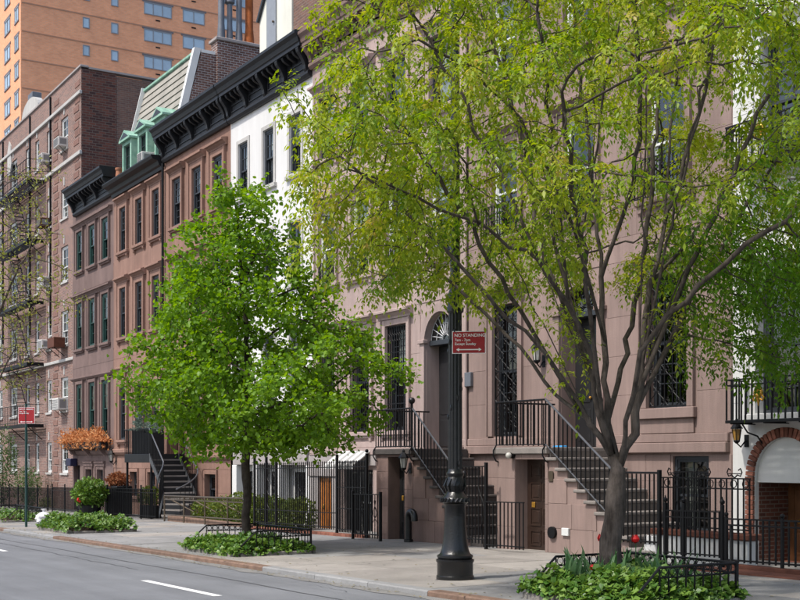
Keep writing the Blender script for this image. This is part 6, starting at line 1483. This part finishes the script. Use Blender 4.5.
# ---- ivy beds with iron guards
def bed(label_i, label_g, x0, x1, y0, y1, n, hgt, seed, guard=True, drape=True):
    rng = np.random.default_rng(seed); gm = gz((x0+x1)/2)
    e = thing('bed_edging', 'weathered stone edging round the ' + label_i, 'edging', ((x0+x1)/2, (y0+y1)/2, gm))
    k = 0
    for a, b, hz in (((x0, y0), (x1, y0), 0), ((x0, y1), (x1, y1), 0), ((x0, y0), (x0, y1), 1), ((x1, y0), (x1, y1), 1)):
        Lg = (x1-x0) if not hz else (y1-y0); m = max(2, round(Lg/.62))
        for i in range(m):
            u0, u1 = i/m*Lg, (i+1)/m*Lg; w = .075; q = rng.uniform(-.012, .012, 2); hh = .075 + rng.uniform(-.012, .015)
            if not hz: MB().box(x0+u0+.006, x0+u1-.006, a[1]-w+q[0], a[1]+w+q[1], gm-.06, gm+hh, .014).build('edging_stone', 'edging', e)
            else: MB().box(a[0]-w+q[0], a[0]+w+q[1], y0+.08+u0*.92+.006, y0+.08+u1*.92-.006, gm-.06, gm+hh*.98, .014).build('edging_stone', 'edging', e)
    so = MB(); nx, ny = 14, 12; vs = []
    for i in range(nx+1):
        for j in range(ny+1):
            u, v = i/nx, j/ny; ed = min(1, 5*min(u, 1-u, v, 1-v)); vs.append((x0+.08+(x1-x0-.16)*u, y0+.08+(y1-y0-.16)*v, gm+.03 + hgt*.45*ed*(.8+.4*rng.random())))
    so.add(vs, [(i*(ny+1)+j, (i+1)*(ny+1)+j, (i+1)*(ny+1)+j+1, i*(ny+1)+j+1) for i in range(nx) for j in range(ny)])
    s = so.build('soil', 'soil'); kind(s, 'stuff', 'dark soil in the ' + label_i)
    x = rng.uniform(x0-.08, x1+.08, n); y = rng.uniform(y0-.1, y1+.05, n); 
    ex = np.minimum(np.minimum(x-x0+.1, x1+.1-x), np.minimum(y-y0+.12, y1+.1-y)); edf = np.clip(ex/.25, .0, 1)**.6
    hump = .75 + .25*np.sin(x*3.1+seed)*np.sin(y*4.3) + .18*np.sin(x*7.7)*np.sin(y*8.3+1)
    z = gm + .04 + hgt*edf*hump*rng.uniform(.55, 1.05, n)
    P = np.stack([x, y, z], 1); out = np.stack([x-(x0+x1)/2, y-(y0+y1)/2, np.zeros(n)], 1)
    D = rdir(n, rng)*.8 + out*.35 + np.array((0,0,-.25)); N = np.array((0,-.35,1.)) + rdir(n, rng)*.55 + out*.4*(1-edf[:,None])
    o = np.array(((x0+x1)/2, (y0+y1)/2, gm))
    me = leaves('ivy', P-o, D, N, .074*(.6+.7*rng.random(n)), T_IVY, rng.random(n)**1.3)
    iv = put('ivy', me, 'leaf_ivy', None, tuple(o)); kind(iv, 'stuff', label_i); iv['category'] = 'ivy'
    if guard:
        t = thing('tree_guard', label_g, 'tree guard', ((x0+x1)/2, y1, gm)); H = .46; yb = y1-.02; ya = y0+.12
        def run(a, b, slope):
            A, B = Vector(a), Vector(b); Ld = (B-A).length; d = (B-A)/Ld; sl = .3 if slope else 0
            z1 = gm+H; pts = [(A.x, A.y, gm+.2 if slope else z1)] + ([(A.x+d.x*sl, A.y+d.y*sl, z1)] if slope else []) + [(B.x, B.y, z1)]
            MB().tube(pts, .016, 6).build('rail', 'iron', t); MB().tube([(A.x+d.x*sl, A.y+d.y*sl, z1-.11), (B.x, B.y, z1-.11)], .010, 5).build('rail', 'iron', t); MB().tube([(A.x, A.y, gm+.14), (B.x, B.y, gm+.14)], .010, 5).build('rail', 'iron', t)
            m = int((Ld-sl)/.12)
            for i in range(m+1):
                p = A + d*(sl + (Ld-sl)*i/m); put('picket', PK, 'iron', t, (p.x, p.y, gm+.08))
                if i < m: q = p + d*(Ld-sl)/m*.5; put('ring', RG, 'iron', t, (q.x, q.y, z1-.055), (0, 0, math.atan2(d.y, d.x)))
        run((x0+.02, ya), (x0+.02, yb), True); run((x1-.02, ya), (x1-.02, yb), True); run((x0+.02, yb), (x1-.02, yb), False)
        for xx in (x0+.02, x1-.02): MB().box(xx-.018, xx+.018, yb-.018, yb+.018, gm-.02, gm+H+.03, .004).build('post', 'iron', t)
    return gm
PK = picket_mesh(.36, .007); RG = MB().tube([(.045*math.cos(a), 0, .045*math.sin(a)) for a in [k*math.pi/6 for k in range(13)]], .006, 4).mesh('ring', centre=False)[0]
bed('ivy bed round the large spreading tree', 'low black iron guard with ring frieze round the large spreading tree', -11.2, -9.42, 8.6, 10.2, 4800, .37, 1)
bed('ivy bed round the small dense green tree', 'low black iron guard with ring frieze round the small dense green tree', -22.35, -19.95, 8.75, 10.3, 4200, .29, 2)
bed('ivy bed beside the kerb with sign post', 'low iron guard round ivy bed near the sign post', -33.4, -30.6, 8.85, 10.55, 3800, .45, 3, guard=False)
bed('far ivy bed beyond the white rubbish bag', 'iron guard of the far ivy bed beyond white rubbish bag', -43.3, -39.6, 9.3, 10.6, 1200, .35, 5)
# strap leaved bulbs and tulips
def strap_clump(x, y, z, n, ln, label, seed):
    rng = np.random.default_rng(seed); P = np.stack([x+rng.normal(size=n)*.1, y+rng.normal(size=n)*.1, np.full(n, z)], 1)-np.array((x, y, z))
    D = np.stack([rng.normal(size=n)*.42, rng.normal(size=n)*.42, np.ones(n)], 1); N = rdir(n, rng)
    o = put('bulb_foliage', leaves('bulb_foliage', P, D, N, ln*(.6+.6*rng.random(n)), T_STRAP, rng.random(n)), 'leaf_strap', None, (x, y, z)); tag(o, label, 'plant', 'bulb plants in the large ivy bed'); return o
gm = gz(-10.85)
for k, (x, y) in enumerate(((-11.0, 9.25), (-10.45, 9.25), (-10.75, 8.95), (-10.2, 9.6), (-11.0, 9.95), (-10.3, 9.95))):
    strap_clump(x, y, gm+.12, 26, .42, 'clump of upright strap leaves among ivy under large tree', 60+k)
def tulip(x, y, h, label, s=1.0):
    t = thing('tulip', label, 'flower', (x, y, gm+.1)); MB().tube([(x, y, gm+.1), (x+.01, y, gm+h*.6), (x, y+.01, gm+h)], .006, 5).build('stem', 'leaf_strap', t)
    for k in range(6):
        a = k*math.pi/3 + (.2 if k % 2 else 0); c, sn = math.cos(a), math.sin(a); z = gm+h; pr = [(.0, .0), (.038*s, .022*s), (.048*s, .055*s), (.035*s, .09*s), (.028*s, .11*s)]
        vs = []
        for rr, zz in pr:
            w = .026*s*math.sin(math.pi*min(.95, max(.08, zz/(.115*s)))); vs += [(x+rr*c-w*sn, y+rr*sn+w*c, z+zz), (x+rr*c*1.12, y+rr*sn*1.12, z+zz), (x+rr*c+w*sn, y+rr*sn-w*c, z+zz)]
        fs = [(3*i+j, 3*i+j+1, 3*i+j+4, 3*i+j+3) for i in range(4) for j in range(2)]
        MB().add(vs, fs).build('petal', 'petal_red', t, smooth=True)
tulip(-11.06, 9.62, .62, 'bright red tulip against the trunk of the large tree, beside the stoop', .95); tulip(-10.72, 9.85, .62, 'bright red tulip behind the trunk of the large tree', .95)
tulip(-10.5, 9.0, .36, 'dark red tulip low among ivy under large tree', .6)

# ---- bushes, hedges, boxes
def bush(name, label, cat, cx, cy, z0, rx, ry, h, n, size, m, tmpl=T_IVY, seed=0, group=None, stems=True, flat=.0, parent=None):
    rng = np.random.default_rng(seed); v = rdir(n, rng)*(rng.random(n)**.35)[:,None]
    lump = 1 + .16*np.sin(v[:,0]*6+seed)*np.sin(v[:,1]*5+1)*np.sin(v[:,2]*6+2)
    if flat: v = np.sign(v)*np.abs(v)**flat
    P = v*lump[:,None]*np.array((rx, ry, h/2)) + np.array((0, 0, h/2)); D = v + rdir(n, rng)*.9; N = np.array((0,0,1.)) + rdir(n, rng)*.8
    me = leaves('foliage', P, D, N, size*(.6+.7*rng.random(n)), tmpl, rng.random(n)*.8+.15*np.sin(P[:,0]*5)+.1)
    t = parent or thing(name, label, cat, (cx, cy, z0), group)
    kind(put('foliage', me, m, t, (cx, cy, z0)), 'stuff')
    if stems:
        b = MB(); rs = random.Random(seed)
        for k in range(5): a = rs.uniform(0, 6.28); q = rs.uniform(.2, .7); b.tube([(cx, cy, z0-.02), (cx+rx*q*.5*math.cos(a), cy+ry*q*.5*math.sin(a), z0+h*.35), (cx+rx*q*math.cos(a), cy+ry*q*math.sin(a), z0+h*.8)], [.016, .012, .005], 5)
        b.build('stem', 'bark_dark', t)
    return t
for k, (x, y, rx, h) in enumerate(((-30.75, 14.45, .55, .9), (-29.75, 14.5, .55, .8), (-28.75, 14.45, .5, .85))): bush('clipped_hedge', ('clipped hedge shrub behind tall iron fence at its end near the bronze railing', 'lower middle hedge shrub between two taller ones behind the tall iron fence', 'clipped hedge shrub behind tall iron fence nearest the orange door')[k], 'hedge', x, y, gz(x), rx, .4, h, 1500, .06, 'leaf_hedge', seed=80+k, flat=.75, group='hedge plants behind the tall fence')
for k, (x, y, rx, h) in enumerate(((-35.2, 14.5, .75, .72), (-33.7, 14.5, .8, .8), (-32.3, 14.4, .8, .95), (-31.0, 14.35, .6, .85))): bush('clipped_hedge', ('lowest clipped hedge shrub behind bronze railing beside the curved staircase', 'second hedge shrub from the curved staircase behind bronze railing', 'tallest clipped hedge shrub behind the bronze railing', 'clipped hedge shrub at bronze railing end nearest the tall iron fence')[k], 'hedge', x, y, gz(x), rx, .4, h, 1500, .06, 'leaf_hedge', seed=90+k, flat=.75, group='hedge plants behind the bronze railing')
t = bush('potted_bush', 'leafy bush with one red flower in planter before the area fence', 'bush', -43.2, 13.2, gz(-43.2)+.3, .75, .6, 1.1, 1600, .10, 'leaf_ivy', seed=70)
MB().lathe([(.32, gz(-43.2)-.01), (.42, gz(-43.2)+.4), (.45, gz(-43.2)+.42), (.4, gz(-43.2)+.44)], -43.2, 13.2, 14).build('pot', 'black_paint', t); [MB().ball(-42.75+.05*math.cos(k*1.26), 12.62+.02*k, gz(-43)+.62+.05*math.sin(k*1.26), .042, 8).build('petal', 'petal_red', t, smooth=True) for k in range(5)]
t = bush('russet_bush', 'russet leaved bush in black planter beside the red flowering bush', 'bush', -43.3, 14.3, .62, .65, .4, .55, 900, .08, 'leaf_russet', seed=71)
MB().box(-43.95, -42.6, 14.0, 14.6, gz(-43.3)-.02, .7, .02).build('pot', 'black_paint', t)
t = bush('potted_shrub', 'low green shrub in black pot behind the area fence below iron landing', 'shrub', -40.0, 14.35, gz(-40)+.42, .62, .4, .7, 900, .06, 'leaf_hedge', seed=72)
MB().box(-40.5, -39.5, 14.12, 14.58, gz(-40)-.02, gz(-40)+.45, .02).build('pot', 'black_paint', t)
# window box of dried orange plants
t = thing('window_planter', 'window planter overflowing with dried orange foliage on dark brownstone', 'window box', (-50.2, YF-.3, 2.1))
MB().box(-52.85, -47.55, YF-.5, YF-.17, 2.12, 2.42, .02).build('planter_box', 'black_paint', t)
for x in (-52.3, -50.2, -48.1): MB().prism_x([(YF-.17, 2.11), (YF-.45, 2.11), (YF-.4, 2.05), (YF-.2, 1.85), (YF-.17, 1.8)], x-.07, x+.07).build('bracket', 'stone_a', t)
rng = np.random.default_rng(33); n = 3600; x = rng.uniform(-53.0, -47.4, n); u = rng.random(n)
P = np.stack([x, YF-.38+rng.normal(size=n)*.16, 2.36+.58*u*(.7+.3*np.sin(x*4)+.2*np.sin(x*11))-.25*(rng.random(n) < .25)], 1); D = np.stack([rng.normal(size=n)*.6, -.3+rng.normal(size=n)*.5, .5+rng.normal(size=n)*.5], 1)
o = np.array((-50.2, YF-.35, 2.1)); kind(put('dried_foliage', leaves('dried_foliage', P-o, D, rdir(n, rng), .13*(.6+.7*rng.random(n)), T_LANCE, rng.random(n)), 'leaf_orange', t, tuple(o)), 'stuff')
# landing planters with a dwarf conifer and silver shrub
t = thing('conifer_planter', 'black planter with dwarf blue conifer on iron landing', 'planter', (-40.6, 14.35, 1.86)); MB().box(-41.3, -40.1, 14.13, 14.6, 1.862, 2.68, .015).build('planter_box', 'black_paint', t)
rng = np.random.default_rng(5); n = 1500; zz = rng.random(n); R = (.42*(1-zz)+.06)*rng.random(n)**.4*(1+.25*np.sin(zz*28)); a = rng.uniform(0, 6.28, n)
P = np.stack([R*np.cos(a), R*np.sin(a), .05+zz*.95], 1); D = np.stack([np.cos(a), np.sin(a), .35+0*a], 1)+rdir(n, rng)*.5
kind(put('foliage', leaves('foliage', P, D, rdir(n, rng), .10*(.6+.6*rng.random(n)), T_LANCE, rng.random(n)), 'leaf_blue', t, (-40.6, 14.36, 2.62)), 'stuff'); MB().tube([(-40.6, 14.36, 2.6), (-40.6, 14.36, 3.5)], .02, 5).build('stem', 'bark_dark', t)
t = bush('silver_shrub', 'silvery green shrub in planter at the stair end of landing', 'shrub', -39.65, 14.35, 2.55, .48, .3, .55, 900, .07, 'leaf_blue', T_LANCE, seed=73); MB().box(-40.05, -39.3, 14.13, 14.6, 1.862, 2.6, .015).build('planter_box', 'black_paint', t)
# shrubs in the area of the apartment house
bush('garden_shrub', 'green garden shrub growing behind the fence of the apartment building', 'shrub', -58.6, 14.9, gz(-58), 1.2, .6, 2.0, 1800, .11, 'leaf_shrub', T_LANCE, seed=74)
bush('garden_shrub', 'tall dark green shrub at the far end before brick apartment building', 'shrub', -62.2, 14.6, gz(-62), 1.3, .7, 4.0, 2200, .13, 'leaf_shrub', T_LANCE, seed=75)
t = bush('bare_shrub', 'twiggy brown shrub before lower windows of brick apartment building', 'shrub', -55.2, 14.9, gz(-55), 1.3, .5, 1.7, 1500, .10, 'twig_dry', T_NEEDLE, seed=76)
bush('garden_shrub', 'low green plant at the foot of fence by brick apartment building', 'shrub', -53.6, 14.4, gz(-53), .6, .3, .55, 500, .08, 'leaf_hedge', T_LANCE, seed=77)
